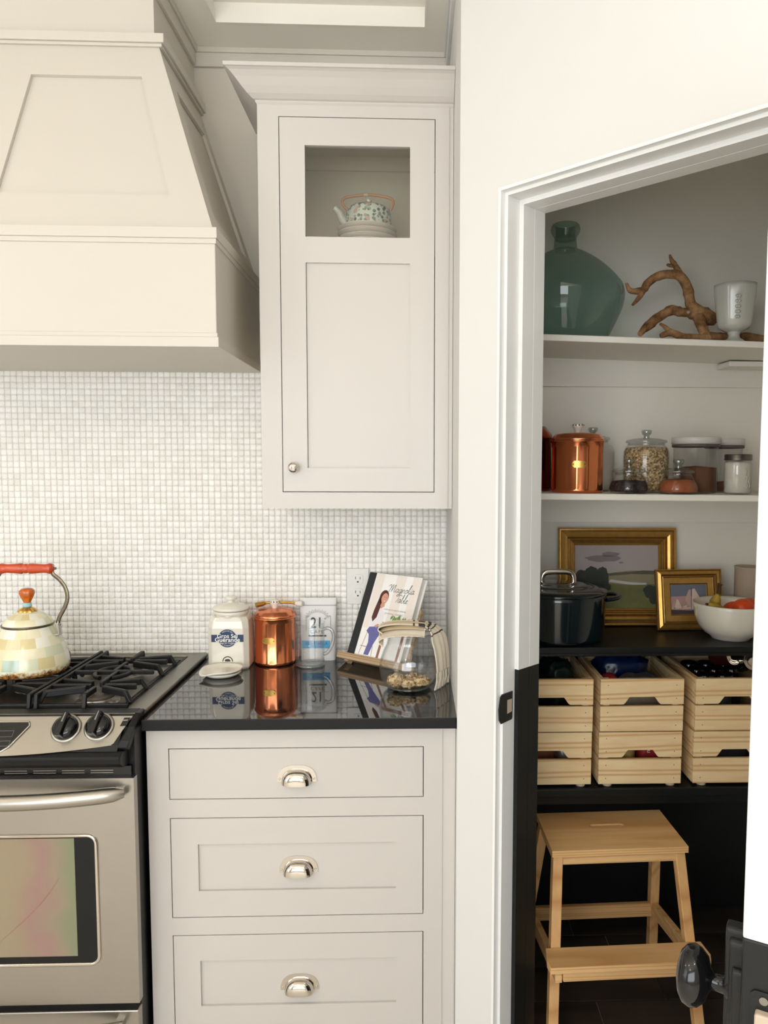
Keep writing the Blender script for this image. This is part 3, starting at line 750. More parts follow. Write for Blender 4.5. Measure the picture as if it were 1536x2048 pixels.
# ================================================================== STOVE
SX0, SX1 = -1.450, -.6955
st = thing('gas_range', 'stainless gas stove with black grates and oven, left of the base cabinet', 'stove', (-1.07, -.32, 0))
obj('side_body', MB().box(SX0+.004, SX1-.004, -.655, -.03, .05, .895), black_grip, st)
ck = MB().box(SX0, SX1, -.60, -.012, .893, .912)
obj('cooktop', ck, steel_dark, st, bevel=.003)
tr = MB()
for sgn, xa, xb in ((1, -.748, -.6895), (-1, -1.453, -1.398)):
    tr.prism([(xa, -.560), (xa, -.016), (xb, -.016), (xb, -.600), (xb-.012*sgn, -.607), (xa+.012*sgn, -.600)] if sgn > 0 else [(xa, -.600), (xa, -.016), (xb, -.016), (xb, -.56)], PL, .910, .921)
tr.box(SX0+.001, SX1-.0075, -.05, -.0125, .905, .9202)
obj('edge_trim', tr, steel_dark, st, bevel=.003)
obj('well_seal', MB().prism([(-.748, -.07), (-.748, -.55), (-.741, -.562), (-.7395, -.07)], PL, .910, .9225), blackm, st)
def burner(x, y, r):
    b = obj('burner', MB().lathe([(r+.014, .912), (r+.010, .917), (r, .918), (r-.002, .924)], 36, (x, y, 0)), steel, st)
    obj('burner_cap', MB().lathe([(r, .924), (r+.002, .930), (r-.002, .934), (0, .935)], 36, (x, y, 0)), M('burner_cap_enamel', (78, 68, 60), .5, var=.15), b)
for x, y, r in ((-.852, -.500, .044), (-.866, -.235, .036), (-1.288, -.500, .040), (-1.274, -.235, .036), (-1.07, -.37, .05)): burner(x, y, r)
GZ = .956
def grate(xa, xb, burners, ring=None, tails=True, open_right=False):
    g = MB(); W_ = .0105; ya, yb = -.125, -.570
    def bar(a, b, w=W_, h=.013): g.beam((*a, GZ-h/2) if len(a) == 2 else a, (*b, GZ-h/2) if len(b) == 2 else b, w, h)
    if open_right: bar((xb-.006, ya, .921), (xb-.006, yb, .921), .010, .012)
    for xx in (xa+.006, xb-.006)[:1 if open_right else 2]:
        bar((xx, ya), (xx, yb), .009, .014)
        for yy in (ya, yb): g.beam((xx, yy, GZ-.001), (xx, yy+(.008 if yy == ya else -.008), .913), .010, .011)
        g.beam((xx, -.35, GZ-.008), (xx, -.35, .913), .010, .010)
    bar((xa, yb+.003, .921), (xb, yb+.003, .921), .010, .012)
    bar((xa, ya-.003, .921), (xb, ya-.003, .921), .010, .012)
    cx = (xa+xb)/2
    for bx, by in burners:
        for ang, ln in ((0, 1), (180, 1)):
            e = xb-.006 if ang == 0 else xa+.006
            g.beam((bx+(.018 if ang == 0 else -.018), by, GZ-.008), (e, by, GZ-.008), .0105, .016)
        for sgn in (1, -1):
            e = ya if by > -.36 and sgn > 0 else (yb if by < -.36 and sgn < 0 else (-.352))
            g.beam((bx, by+.02*sgn, GZ-.008), (bx, e, GZ-.008), .0105, .016)
            if e in (ya, yb): g.beam((bx, e, GZ-.002), (bx, e+.008*sgn, .915), .0115, .0115)
        for sx in (1, -1):
            for sy in (1, -1):
                ex_ = xb-.004 if sx > 0 else xa+.004
                g.beam((bx+sx*.022, by+sy*.022, GZ-.008), (ex_-sx*.010, by+sy*.055, GZ-.010), .0115, .019)
                if tails: g.beam((ex_-sx*.013, by+sy*.056, GZ-.003), (ex_+sx*.004, by+sy*.062, .922), .0115, .012)
    bar((xa+.006, -.352), (xb-.006, -.352))
    if ring:
        rx, ry, rr = ring
        for a0_, a1_ in ((100, 250), (-70, 80)):
            pts = [(rx+rr*math.cos(math.radians(a)), ry+rr*1.25*math.sin(math.radians(a)), GZ-.007) for a in range(a0_, a1_+1, 15)]
            g.tube(pts, .0062, 10)
    return obj('grate', g, blackm, st, bevel=.0028)
grate(-.984, -.746, [(-.866, -.235), (-.855, -.488)], (-.866, -.355, .048), open_right=True)
grate(-1.228, -.990, [(-1.10, -.26), (-1.10, -.47)])
grate(-1.40, -1.234, [(-1.300, -.235), (-1.300, -.488)])
# sloped control panel with gently bowed lower edge
def panel_pt(x, k, o=0):      # k 0 top .. 1 bottom
    bow = 1-((x+1.072)/.36)**2
    t = Vector((x, -.632, .9205)); b = Vector((x, -.683-.028*max(0, bow), .862-.020*max(0, bow)))
    n = Vector((0, -.78, .62)); p = t.lerp(b, k)+n*o; return (p.x, p.y, p.z)
mb = MB(); nu = 25
xr = lambda uu, k: -1.072+(.368-.036*k)*(2*uu-1)
mb.grid(lambda a, b: panel_pt(xr(a, b), b, .004), nu, 5, smooth=False)
obj('control_panel', mb, steel, st, recalc=True)
pb = MB(); pb.prism([(-.600, .921), (-.632, .921), (-.690, .862), (-.710, .835), (-.66, .80), (-.60, .80)], lambda y, z, d: (d, y, z), SX0+.02, SX1-.03)
pb.box(SX0+.01, SX1-.01, -.640, -.595, .906, .9225)
obj('panel_housing', pb, blackm, st)
for sg, xe in ((1, SX1), (-1, SX0)):
    ecap = MB(); xin = xe-.011*sg
    v = []
    pr_ = [(-.598, .924), (-.634, .9235), (-.668, .900), (-.690, .872), (-.693, .852), (-.66, .835), (-.60, .86)]
    ecap.prism(pr_, lambda y, z, d: (d-(.035*sg*max(0, (.9-z)/.06) if d == xin else .018*sg*max(0, (.885-z)/.05)), y, z), xin, xe+.005*sg)
    obj('end_cap', ecap, black_grip, st, bevel=.004)
# dark bullnose under the panel
bn = MB(); pr_ = [(-.64, .842), (-.700, .850), (-.716, .838), (-.712, .822), (-.690, .806), (-.672, .800), (-.64, .800)]
bn.prism(pr_, lambda y, z, d: (d, y, z), SX0+.012, SX1-.018); obj('bullnose', bn, black_grip, st, bevel=.004)
vn = MB().box(SX0+.008, SX1-.009, -.668, -.63, .772, .800); vt = obj('vent_strip', vn, black_gloss, st)
mb = MB()
for k in range(7):
    x = -.745-.07*k; mb.box(x-.058, x-.003, -.6695, -.667, .783, .785).box(x-.058, x-.003, -.6695, -.667, .789, .791)
obj('vent_slot', mb, steel_dark, vt)
def knob(x):
    n = Vector((0, -.75, .66)).normalized(); c = Vector(panel_pt(x, .40, .004))
    zx = Vector((1, 0, 0)); zy = n.cross(zx); mat = Matrix((zx, zy, n)).transposed().to_4x4(); mat.translation = c
    bz = MB().lathe([(.036, 0), (.0365, .002), (.034, .004), (.031, .0042)], 36).xf(mat); b = obj('knob_bezel', bz, steel, st)
    k_ = MB().lathe([(.031, .004), (.0305, .012), (.026, .020), (.018, .024), (0, .025)], 32)
    k_.prism([(-.011, -.029), (.011, -.029), (.0085, .030), (-.0085, .030)], lambda a, b, d: (a*(1-.25*(d > .03)), b, d), .006, .036)
    k_.xf(mat @ Matrix.Rotation(math.radians(-8), 4, 'Z')); kk = obj('knob', k_, black_gloss, b, bevel=.003)
    mk = MB().prism([(-.0018, .004), (.0018, .004), (.0012, .028), (-.0012, .028)], lambda a, b_, d: (a, b_, d), .036, .0366).xf(mat @ Matrix.Rotation(math.radians(-8), 4, 'Z'))
    obj('pointer', mk, grayink, b)
for x in (-.862, -.783, -1.282, -1.361): knob(x)
pp_ = lambda x0, k0, o: panel_pt(x0, k0, o)
dsp = MB().prism([(-1.18, .20), (-.957, .20), (-.953, .30), (-.985, .80), (-1.0, .90), (-1.15, .90), (-1.185, .6)], lambda a, b, d: panel_pt(a, b, d), .003, .0075)
do = obj('display', dsp, black_gloss, st)
rim = MB(); rp = [(-1.18, .20), (-.957, .20), (-.953, .30), (-.985, .80), (-1.0, .90), (-1.15, .90), (-1.185, .6), (-1.18, .2)]
rim.tube([panel_pt(a, b, .006) for a, b in rp], .0022, 6); obj('display_rim', rim, chrome, do)
btn = MB()
for k0, k1 in ((.42, .56), (.66, .78)):
    for (x0, x1) in ((-1.03, -.985), (-1.09, -1.045)):
        for (pa, pb_) in (((x0, k0), (x1, k0)), ((x1, k0), (x1, k1)), ((x1, k1), (x0, k1)), ((x0, k1), (x0, k0))):
            btn.tube([panel_pt(*pa, .008), panel_pt(*pb_, .008)], .0005, 4)
obj('touch_key', btn, grayink, do)
bd = MB().prism([(-.7265, .15), (-.7115, .15), (-.7165, .42), (-.7325, .42)], lambda a, b, d: panel_pt(a, b, d), .003, .0055); obj('rocker_button', bd, black_gloss, st)
obj('button_mark', MB().prism([(-.727, .22), (-.716, .22), (-.717, .26), (-.728, .26)], lambda a, b, d: panel_pt(a, b, d), .0055, .006), grayink, st)
# oven door and drawer
DX0, DX1, DYF = SX0+.012, -.6945, -.680
od = MB(); wz0, wz1, wx0, wx1 = .294, .629, -1.355, -.7905
od.prism([(DX0, .187), (DX1, .187), (DX1, .7735), (DX0, .7735)], lambda a, b, d: (a, d, b), DYF+.003, -.657)
fr_o = [(DX0, .187), (DX1, .187), (DX1, .7735), (DX0, .7735)]; fr_i = rrect(wx0, wx1, wz0, wz1, .022, 6)
def plate_with_hole(mb, outer, inner, fn, d0):          # flat face round a rounded opening
    n = len(inner); cs = [2]*7+[3]*7+[0]*7+[1]*7
    v = [fn(*p, d0) for p in outer]+[fn(*p, d0) for p in inner]; f = []
    for i in range(n):
        j = (i+1) % n; a, b = cs[i], cs[j]
        f.append((4+i, 4+j, b, a) if a != b else (4+i, 4+j, a))
    mb.add(v, f)
plate_with_hole(od, fr_o, fr_i, lambda a, b, d: (a, d, b), DYF)
for (p, q_) in zip(fr_o, fr_o[1:]+fr_o[:1]): od.add([(p[0], DYF, p[1]), (q_[0], DYF, q_[1]), (q_[0], DYF+.003, q_[1]), (p[0], DYF+.003, p[1])], [(0, 1, 2, 3)])
ovd = obj('oven_door', od, steel, st)
wt = MB(); path = [(a, DYF-.001, b) for a, b in rrect(wx0, wx1, wz0, wz1, .022, 6)]
wt.tube(path, .0048, 8, closed=True); obj('window_trim', wt, chrome, ovd)
obj('window_border', MB().prism(rrect(wx0, wx1, wz0, wz1, .020, 6), lambda a, b, d: (a, d, b), DYF+.0005, DYF+.0025), black_grip, ovd)
gw = obj('window_glass', MB().box(-1.30, -.8445, DYF-.0004, DYF+.0006, .315, .6215), ovglass, ovd)
sc_ = MB(); fn = lambda a, b, d: (a, DYF-d, b)
pts = [(-1.035, .355), (-.985, .40), (-.965, .418), (-.93, .455), (-.905, .487), (-.885, .517)]
for i, (p, q_) in enumerate(zip(pts, pts[1:])): stroke(sc_, [p, q_], (.0012, .0022, .0016, .0026, .0014)[i], fn, 0, .0007)
obj('scratch', sc_, woodp, gw)
hm = MB(); hp = []; n = 33
for i in range(n):
    a = -1+2*i/(n-1); x = -1.072+.358*a; bow = (1-abs(a)**2.6)
    hp.append((x, DYF-.012-.052*bow, .741))
hm.tube(hp, [.0175*(1-.45*max(0, abs(i-(n-1)/2)/((n-1)/2)-.93)/.07) for i in range(n)], 14, flat=(1.0, 1.1))
for sg in (-1, 1): hm.beam((-1.072+.345*sg, DYF-.020, .742), (-1.072+.345*sg, DYF+.002, .742), .022, .020)
obj('handle', hm, steel, ovd)
dw = obj('drawer', MB().box(DX0, DX1-.004, DYF+.002, -.65, .030, .166), steel, st, bevel=.003)
hm = MB(); hp = [(-1.072+.34*a, DYF-.016-.040*(1-abs(a)**2.6), .140) for a in [(-1+2*i/24) for i in range(25)]]
hm.tube(hp, .0125, 12)
for sg in (-1, 1): hm.beam((-1.072+.33*sg, DYF-.018, .14), (-1.072+.33*sg, DYF+.004, .14), .020, .018)
obj('handle', hm, steel, dw)
obj('kick_panel', MB().box(SX0+.01, SX1-.008, -.62, -.6, 0, .05), black_grip, st)

# ================================================================== KETTLE
kt = thing('kettle', 'cream checked enamel kettle with red wooden grip on the stove', 'kettle', (-1.103, -.355, GZ+.0005))
pal = [(236, 229, 204), (228, 220, 184), (240, 238, 226), (222, 212, 170), (212, 216, 188), (234, 226, 196), (226, 214, 176), (236, 232, 214), (216, 200, 150)]
cellc = {}
def kcol(a, i):
    row = (0, 0, 1, 1, 2, 2, 3, 3, 4, 4, 5, 5, 5, 5)[min(a, 13)]; colm = (i+(2 if row % 2 else 0))//4
    k = (row, colm)
    if k not in cellc:
        c = list(lin(rnd.choice(pal)))
        if rnd.random() < .07: c = list(lin((176, 196, 184)))
        cellc[k] = tuple(c)
    return cellc[k]
kp = [(.097, 0), (.1035, .004), (.106, .012), (.1055, .024), (.1035, .040), (.100, .055), (.096, .068), (.0905, .082), (.0845, .095), (.078, .108), (.0715, .120), (.067, .128), (.0655, .134)]
obj('body', MB().lathe([(0, 0)]+kp, 56, colfn=kcol), kettlem, kt, local=True)
obj('rim', MB().lathe([(.0655, .131), (.0685, .134), (.0685, .137), (.064, .139)], 48), bail, kt, local=True)
ld = obj('lid', MB().lathe([(.066, .1365), (.064, .142), (.060, .150), (.053, .156), (.045, .162), (.034, .169), (.022, .174), (.012, .176), (0, .1765)], 56, colfn=lambda a, i: kcol(12-min(a, 8), i+1)), kettlem, kt, local=True)
obj('filigree_base', MB().lathe([(.025, .1715), (.0255, .174), (.021, .179), (.013, .184), (.0095, .186)], 48, rmod=lambda t, z: 1+.06*math.cos(9*t)), brass, ld, local=True)
obj('glass_bead', MB().lathe([(.009, .185), (.012, .187), (.0125, .190), (.0105, .192), (.0115, .1945), (.011, .197), (.008, .198)], 28), bead, ld, local=True)
obj('finial', MB().lathe([(.008, .1975), (.0105, .201), (.012, .205), (.0175, .216), (.0205, .226), (.0195, .233), (.014, .238), (.006, .240), (0, .240)], 40, rmod=lambda t, z: 1+.10*abs(math.cos(4*t))-.05), amber, ld, local=True)
for s_ in (-1, 1):
    br = MB()
    pts = smooth_path([(s_*.083, 0, .138), (s_*.090, 0, .158), (s_*.105, 0, .185), (s_*.113, 0, .212), (s_*.108, 0, .240), (s_*.093, 0, .263), (s_*.076, 0, .278), (s_*.070, 0, .291)], 4)
    br.tube(pts+[Vector((s_*.070, 0, .300))], .0058, 12, flat=(1, .45))
    obj('bail_arm', br, bail, kt, local=True)
gp = MB().lathe([(.004, -.078), (.006, -.076), (.0135, -.074), (.0155, -.066), (.0130, -.058), (.0125, -.05), (.0150, -.018), (.0155, -.011), (.0118, -.0085), (.0140, -.003), (.0140, .003), (.0118, .0085), (.0155, .011), (.0150, .018), (.0125, .05), (.0130, .058), (.0155, .066), (.0135, .074), (.006, .076), (.004, .078)], 28)
gp.xf(Matrix.Translation((0, 0, .2955)) @ Matrix.Rotation(PI/2, 4, 'Y')); gr = obj('grip', gp, red_w, kt, local=True)
pn = MB().tube([(-.084, 0, .2955), (.084, 0, .2955)], .0035, 10); obj('pin', pn, bail, gr, local=True)
for s_ in (-1, 1):
    bk = MB().prism([(-.0085, .104), (.0085, .104), (.0085, .137), (.005, .145), (-.005, .145), (-.0085, .137)], lambda a, b, d: (s_*(d-(b-.104)*.05), a, b), .0865, .090)
    bk.box(min(s_*.072, s_*.0895), max(s_*.072, s_*.0895), -.0085, .0085, .104, .109).lump((s_*.089, 0, .135), (.004, .004, .004), 0, n=1)
    obj('bracket', bk, steel, kt, local=True, bevel=.001)
obj('spout', MB().tube(smooth_path([(-.085, -.01, .055), (-.112, -.012, .075), (-.128, -.013, .100), (-.140, -.014, .118)]), [.026, .024, .022, .02, .019, .018, .017, .016, .015, .0145, .014, .0135, .014], 18, caps=False), cerw, kt, local=True, solid=.002)

# ================================================================== COUNTER ITEMS
CT = .9052
# --- salt crock
cr = thing('salt_crock', 'square cream ceramic salt crock with navy label and lid', 'crock', (-.586, -.114, CT))
def sq(hw, hd_, ch): return [(-hw+ch, -hd_), (hw-ch, -hd_), (hw, -hd_+ch), (hw, hd_-ch), (hw-ch, hd_), (-hw+ch, hd_), (-hw, hd_-ch), (-hw, -hd_+ch)]
def loft(mb, rings, m=0, smooth=False, capb=True, capt=True):
    n = len(rings[0][0]); v = [(p[0], p[1], z) for r, z in rings for p in r]
    f = [(a*n+i, a*n+(i+1) % n, (a+1)*n+(i+1) % n, (a+1)*n+i) for a in range(len(rings)-1) for i in range(n)]
    mb.add(v, f, m, smooth)
    if capb: mb.add([(p[0], p[1], rings[0][1]) for p in rings[0][0]], [tuple(range(n))[::-1]], m)
    if capt: mb.add([(p[0], p[1], rings[-1][1]) for p in rings[-1][0]], [tuple(range(n))], m)
    return mb
cm_ = MB(); loft(cm_, [(sq(.061, .052, .014), 0), (sq(.0645, .0555, .015), .006), (sq(.0635, .0545, .016), .13), (sq(.061, .052, .017), .152), (sq(.054, .048, .018), .164)])
cm_.lathe([(.050, .160), (.0505, .166), (.0545, .170), (.0545, .178), (.052, .180)], 40)
obj('body', cm_, cerw, cr, local=True, bevel=.007)
ld = obj('lid', MB().lathe([(.05, .181), (.0565, .182), (.0575, .186), (.054, .192), (.036, .200), (.015, .204), (.010, .207), (.012, .211), (.019, .215), (.020, .219), (.014, .224), (0, .2255)], 44), cerw, cr, local=True)
dm = MB(); Yf = -.0566
fn = lambda a, b, d: (a, Yf-.0002-d-.0, b)
fy = lambda b: -(.0555-(b-.006)*.008)
fn = lambda a, b, d: (a, fy(b)-.0006-d, b)
flat(dm, [(-.050, .088), (.050, .088), (.050, .111), (-.050, .111)], fn, 0, .0002)
flat(dm, circ(0, .0995, .0285, 36), fn, 0, .0004)
lb = obj('label', dm, navy, cr, local=True, recalc=False)
text('lettering', 'Gros Sel', .0185, whitep, lb, lambda a, b: fn(a, b+.1065, .0007), bold=.00025)
text('lettering', 'Guérande', .0195, whitep, lb, lambda a, b: fn(a, b+.0945, .0007), bold=.0003)
text('lettering', 'Gros Sel Tradition', .0062, whitep, lb, lambda a, b: fn(a, b+.0845, .0007))
def arc(cx, cz, r, up=True):
    def g_(a, b):
        th = a/r; rr = r+b if up else r-b
        return fn(cx+rr*math.sin(th), cz+(rr*math.cos(th) if up else -rr*math.cos(th)), .0007)
    return g_
text('lettering', 'MOULIN DE', .0055, whitep, lb, arc(0, .0995, .0235), space=1.2)
text('lettering', 'DE GUERANDE', .0055, whitep, lb, arc(0, .0995, .0235, False), space=1.2)
em = MB(); flat(em, circ(0, .026, .0165, 24, 0, PI), fn, 0, .0002); flat(em, circ(0, .026, .0135, 24, 0, PI), fn, 1, .0004)
flat(em, [(-.010, .027), (-.003, .027), (-.003, .034), (-.007, .033)], fn, 0, .0006); flat(em, [(.003, .027), (.010, .027), (.006, .033), (.003, .035)], fn, 0, .0006); flat(em, circ(0, .026, .008, 14, 0, PI), fn, 0, .0007)
obj('emblem', em, [inkp, cerw], cr, local=True, recalc=False)
# --- spoon rest
sr = MB()
def srf(a, b):
    t = 2*PI*a; r = b; lip = max(0, math.cos(t-math.radians(228)))**10
    R = .0615*(1+.22*lip*max(0, b-.5)*2); rr = R*r
    z = .010+.010*max(0, r-.72)/.28*(1-.8*lip)-.002*(1-r); return (rr*math.cos(t), rr*math.sin(t), z)
sr.grid(srf, 49, 12)
sr.lathe([(0, .0), (.040, 0), (.046, .002), (.056, .010)], 40)
tag(obj('spoon_rest', sr, cerw, None, solid=.004, loc=(-.588, -.232, CT+.0022)), 'small white ceramic spoon rest in front of the salt crock', 'spoon rest')
# --- copper canisters (panelled sides)
def canister(loc, label, knobm, mats, r=.066, h=.150, plate=True, lidz=.032, bailh=False, lobed=True):
    t = thing('copper_canister', label, 'canister', loc, None)
    np_ = 14
    def rm(tt, z):
        if z < .012 or z > h-.016: return 1.0
        k = (tt/(2*PI)*np_) % 1; return 1-.022*(1-abs(2*k-1)**4)
    prof = [(0, 0), (r-.004, 0), (r, .003), (r, .0105), (r, .0125), (r, h-.0165), (r, h-.014), (r, h-.002), (r+.003, h), (r+.0035, h+.003), (r, h+.005)]
    obj('body', MB().lathe(prof, 140, rmod=rm), mats[0], t, local=True)
    lp_ = [(r+.001, h+.005), (r+.0015, h+.008), (r-.002, h+.012), (r-.008, h+.020), (r-.012, h+.024), (r-.022, h+lidz-.003), (r*.4, h+lidz), (0, h+lidz+.001)]
    l = obj('lid', MB().lathe(lp_, 112, rmod=lambda tt, z: 1+(.016*abs(math.sin(7*tt)) if h+.01 < z < h+lidz-.002 else 0)), mats[1], t, local=True)
    if knobm:
        k = obj('knob', MB().lathe([(.008, h+lidz), (.0095, h+lidz+.004), (.010, h+lidz+.010), (.017, h+lidz+.018), (.0175, h+lidz+.024), (.012, h+lidz+.028), (0, h+lidz+.029)], 28), cerw, l, local=True)
        dk = MB()
        for q in range(5):
            a = -PI/2+(q-2)*.55; dk.lump((.0168*math.cos(a), .0168*math.sin(a), h+lidz+.0225), (.0028, .0014, .0028), .2, n=1)
        obj('painted_dots', dk, inkp, k, local=True)
    if plate:
        pm = MB(); n = 9
        def pf(a, b): tt = -PI/2+plate_a+(a-.5)*.62*(.066/r); w = .0100*(1-max(0, abs(a-.5)*2-.72)/.28*.6); return ((r+.0006)*math.cos(tt), (r+.0006)*math.sin(tt), h*.56+(b-.5)*2*w)
        plate_a = -.15
        pm.grid(pf, 13, 3, smooth=False)
        p = obj('name_plate', pm, brass, t, local=True, solid=.0012)
        rv = MB()
        for s_ in (-1, 1):
            tt = -PI/2+plate_a+s_*.255*(.066/r); rv.lump(((r+.0012)*math.cos(tt), (r+.0012)*math.sin(tt), h*.56), (.002, .002, .002), 0, n=1)
        obj('rivet', rv, bail, p, local=True)
    return t
canister((-.4535, -.080, CT), 'copper canister with brass name plate on the counter beside the crock', True, (copper, copper_lid), .0655, .150, True, .028)
# ice-scoop style scoop handle resting behind lid: brass bail with ceramic grip lying on the lid
bt = thing('brass_scoop', 'brass handled scoop with ceramic end lying across the copper canister lid', 'scoop', (-.4535, -.080, CT+.187))
obj('shaft', MB().tube(smooth_path([(-.050, .020, .001), (-.02, .030, .004), (.03, .034, .004), (.066, .022, .002)]), .0042, 10), brass, bt, local=True)
obj('bowl', MB().tube([(-.064, .012, -.001), (-.045, .022, .001), (-.034, .026, .003)], [.009, .0085, .005], 12), brass, bt, local=True)
gm = MB().tube([(.064, .023, .002), (.070, .021, .002), (.080, .017, .002), (.088, .014, .002)], [.006, .009, .0095, .007], 16); obj('ceramic_end', gm, cerw, bt, local=True)
# --- coffee bag
cb = thing('coffee_bag', 'white coffee pouch with black 21 and blue band behind glass mug', 'coffee bag', (-.3175, -.045, CT))
BH = .206
def bagring(k):
    w = .0575+.003*k; d = .022*(1-k)**.8+.0018; n = 28; r = []
    for i in range(n):
        t = 2*PI*i/n; cx, sy = math.cos(t), math.sin(t)
        r.append((w*math.copysign(abs(cx)**.45, cx), d*math.copysign(abs(sy)**.55, sy)))
    return r
bm = MB(); loft(bm, [(bagring(k), BH*k) for k in (0, .04, .1, .2, .35, .5, .65, .78, .88, .90, .96, 1)], 0, True)
obj('pouch', bm, bagw, cb, local=True)
def bf(a, b, d=.0008): k = b/BH; return (a, -(.022*max(0, 1-k)**.8+.0018)-d-.0002, b)
tm = MB(); tm.box(-.0605, .0605, -.0075, .0075, .181, .1825); obj('tear_line', tm, grayink, cb, local=True)
pd_ = MB()
flat(pd_, [(-.052, .041), (.040, .041), (.040, .066), (-.052, .066)], bf, 0, .0008); obj('blue_band', pd_, bluep, cb, local=True, recalc=False)
text('lettering', 'GUATEMALA', .0125, bluedk, cb, lambda a, b: bf(a-.004, b+.0565, .0012), bold=.0002)
text('lettering', 'COFFEE BLEND', .006, bluedk, cb, lambda a, b: bf(a-.004, b+.0465, .0012))
text('lettering', '21', .049, inkp, cb, lambda a, b: bf(a*.82-.004, b+.123, .001), bold=.0004)
text('lettering', 'o', .013, inkp, cb, lambda a, b: bf(a+.024, b+.139, .001))
text('lettering', 'CAFE', .0165, inkp, cb, lambda a, b: bf(a-.003, b+.0945, .001), space=1.25)
pk = MB(); flat(pk, [(-.030, .0795), (.028, .0795), (.028, .0845), (-.030, .0845)], bf, 0, .001)
for i in range(21):
    a = PI*(.08+.84*i/20); r0, r1 = .031, .041+(.004 if i % 2 else 0)
    stroke(pk, [(-.002+r0*math.cos(a), .134+r0*.8*math.sin(a)), (-.002+r1*math.cos(a), .134+r1*.8*math.sin(a))], .0009, bf, 0, .001)
stroke(pk, [(-.030, .1065), (-.004, .1065)], .0007, bf, 0, .001); stroke(pk, [(.004, .1065), (.034, .1065)], .0007, bf, 0, .001)
for a, b in (((-.038, .146), (-.038, .098)), ((.042, .146), (.042, .098)), ((-.038, .146), (-.027, .146)), ((.030, .146), (.042, .146))): stroke(pk, [a, b], .0008, bf, 0, .001)
obj('print', pk, inkp, cb, local=True, recalc=False)
# --- glass mug
mg = thing('glass_mug', 'clear glass mug with handle and measuring line before the coffee pouch', 'mug', (-.334, -.122, CT))
obj('wall', MB().lathe([(.043, .004), (.0455, .010), (.0455, .13), (.047, .137), (.0475, .140), (.0450, .140), (.0432, .132), (.0432, .012), (.038, .0085), (0, .0085)], 48), clear_g, mg, local=True)
obj('base', MB().lathe([(0, .0005), (.044, .0005), (.0465, .003), (.046, .007), (.042, .008), (.030, .006), (0, .006)], 48), glass('thick_glass_base', (.86, .88, .88), (.5, .53, .53), .12), mg, local=True)
obj('handle', MB().tube(smooth_path([(.044, 0, .118), (.058, -.002, .121), (.071, -.003, .112), (.075, -.003, .090), (.068, -.003, .062), (.055, -.002, .042), (.043, 0, .036)], 5), .0058, 14), glass('thick_glass_handle', (.80, .80, .81), (.22, .20, .22), .14), mg, local=True)
sc2 = MB()
fm_ = lambda a, b, d: ((.0457+d)*math.sin(a/.0455), -(.0457+d)*math.cos(a/.0455), b)
stroke(sc2, [(-.0175, .015), (-.0175, .085)], .0008, fm_, 0, .0002)
for i in range(6): stroke(sc2, [(-.0175, .03+.011*i), (-.0125 if i % 2 else -.009, .03+.011*i)], .0007, fm_, 0, .0002)
obj('measuring_scale', sc2, grayink, mg, local=True, recalc=False)

# --- cookbook on its wooden stand
al, th = .665, .43
e_ = Vector((math.cos(al), -math.sin(al), 0)); u_ = Vector((math.sin(th)*math.sin(al), math.sin(th)*math.cos(al), math.cos(th))); b_ = u_.cross(e_)*1
if b_.y < 0: b_ = -b_
B0 = Vector((-.2155, -.112, .9435)); bw, bh, bt_ = .218, .274, .030
def bmat(o): m = Matrix((e_, b_, u_)).transposed().to_4x4(); m.translation = o; return m
ck_ = thing('cookbook', 'white cookbook with black spine propped open-faced on the wooden stand', 'book', mat=bmat(B0))
sk = MB().box(-.001, .0285, -.0012, .0, 0, bh).box(-.001, .0008, 0, bt_, 0, bh).box(0, .0285, bt_, bt_+.001, 0, bh)
obj('spine', sk, spine_blk, ck_, local=True)
obj('page_block', MB().box(.002, bw-.006, .003, bt_-.003, .004, bh-.004), pages, ck_, local=True)
obj('back_cover', MB().box(.0285, bw, bt_-.003, bt_, 0, bh), coverw, ck_, local=True)
cv = obj('front_cover', MB().box(.0285, bw, 0, .003, 0, bh), coverw, ck_, local=True, bevel=.0005)
cf = lambda a, b, d: (a, -d, b)
pm = MB(); mats = [cover2, hairm, skin, shirtm, jeansm, woodp, leafp, inkp, coverw, grayink]
for x0, x1 in ((.034, .066), (.118, .156), (.185, .2175)): flat(pm, [(x0, .09), (x1, .09), (x1, bh-.001), (x0, bh-.001)], cf, 0, .0002)
# seated woman at a table, greens on the table: flat print
flat(pm, [(.040, .001), (bw, .001), (bw, .05), (.04, .06)], cf, 8, .0003)
flat(pm, [(.105, .100), (.217, .100), (.217, .116), (.100, .116)], cf, 5, .0004)
for x in (.118, .196): flat(pm, [(x, .001), (x+.010, .001), (x+.012, .100), (x+.002, .100)], cf, 5, .0004)
flat(pm, [(.050, .100), (.060, .142), (.075, .160), (.094, .158), (.106, .130), (.108, .102), (.090, .090), (.060, .088)], cf, 3, .0005)
flat(pm, [(.060, .094), (.098, .100), (.112, .082), (.094, .040), (.086, .004), (.066, .004), (.072, .045), (.066, .070), (.052, .080)], cf, 4, .0006)
flat(pm, circ(.086, .196, .0185, 20, ry=.024), cf, 1, .0006)
flat(pm, [(.068, .192), (.098, .180), (.082, .160), (.078, .128), (.066, .112), (.058, .125), (.060, .150)], cf, 1, .0006)
flat(pm, circ(.0905, .192, .0130, 18, ry=.018), cf, 2, .0008)
flat(pm, [(.083, .180), (.096, .178), (.098, .166), (.086, .158), (.080, .166)], cf, 2, .0007)
flat(pm, [(.078, .100), (.092, .108), (.098, .104), (.088, .094)], cf, 2, .0008)
flat(pm, circ(.0925, .1845, .005, 10, PI, 2*PI, ry=.002), cf, 8, .0009)
for x in (.0875, .0955): flat(pm, circ(x, .196, .0012, 8), cf, 7, .0009)
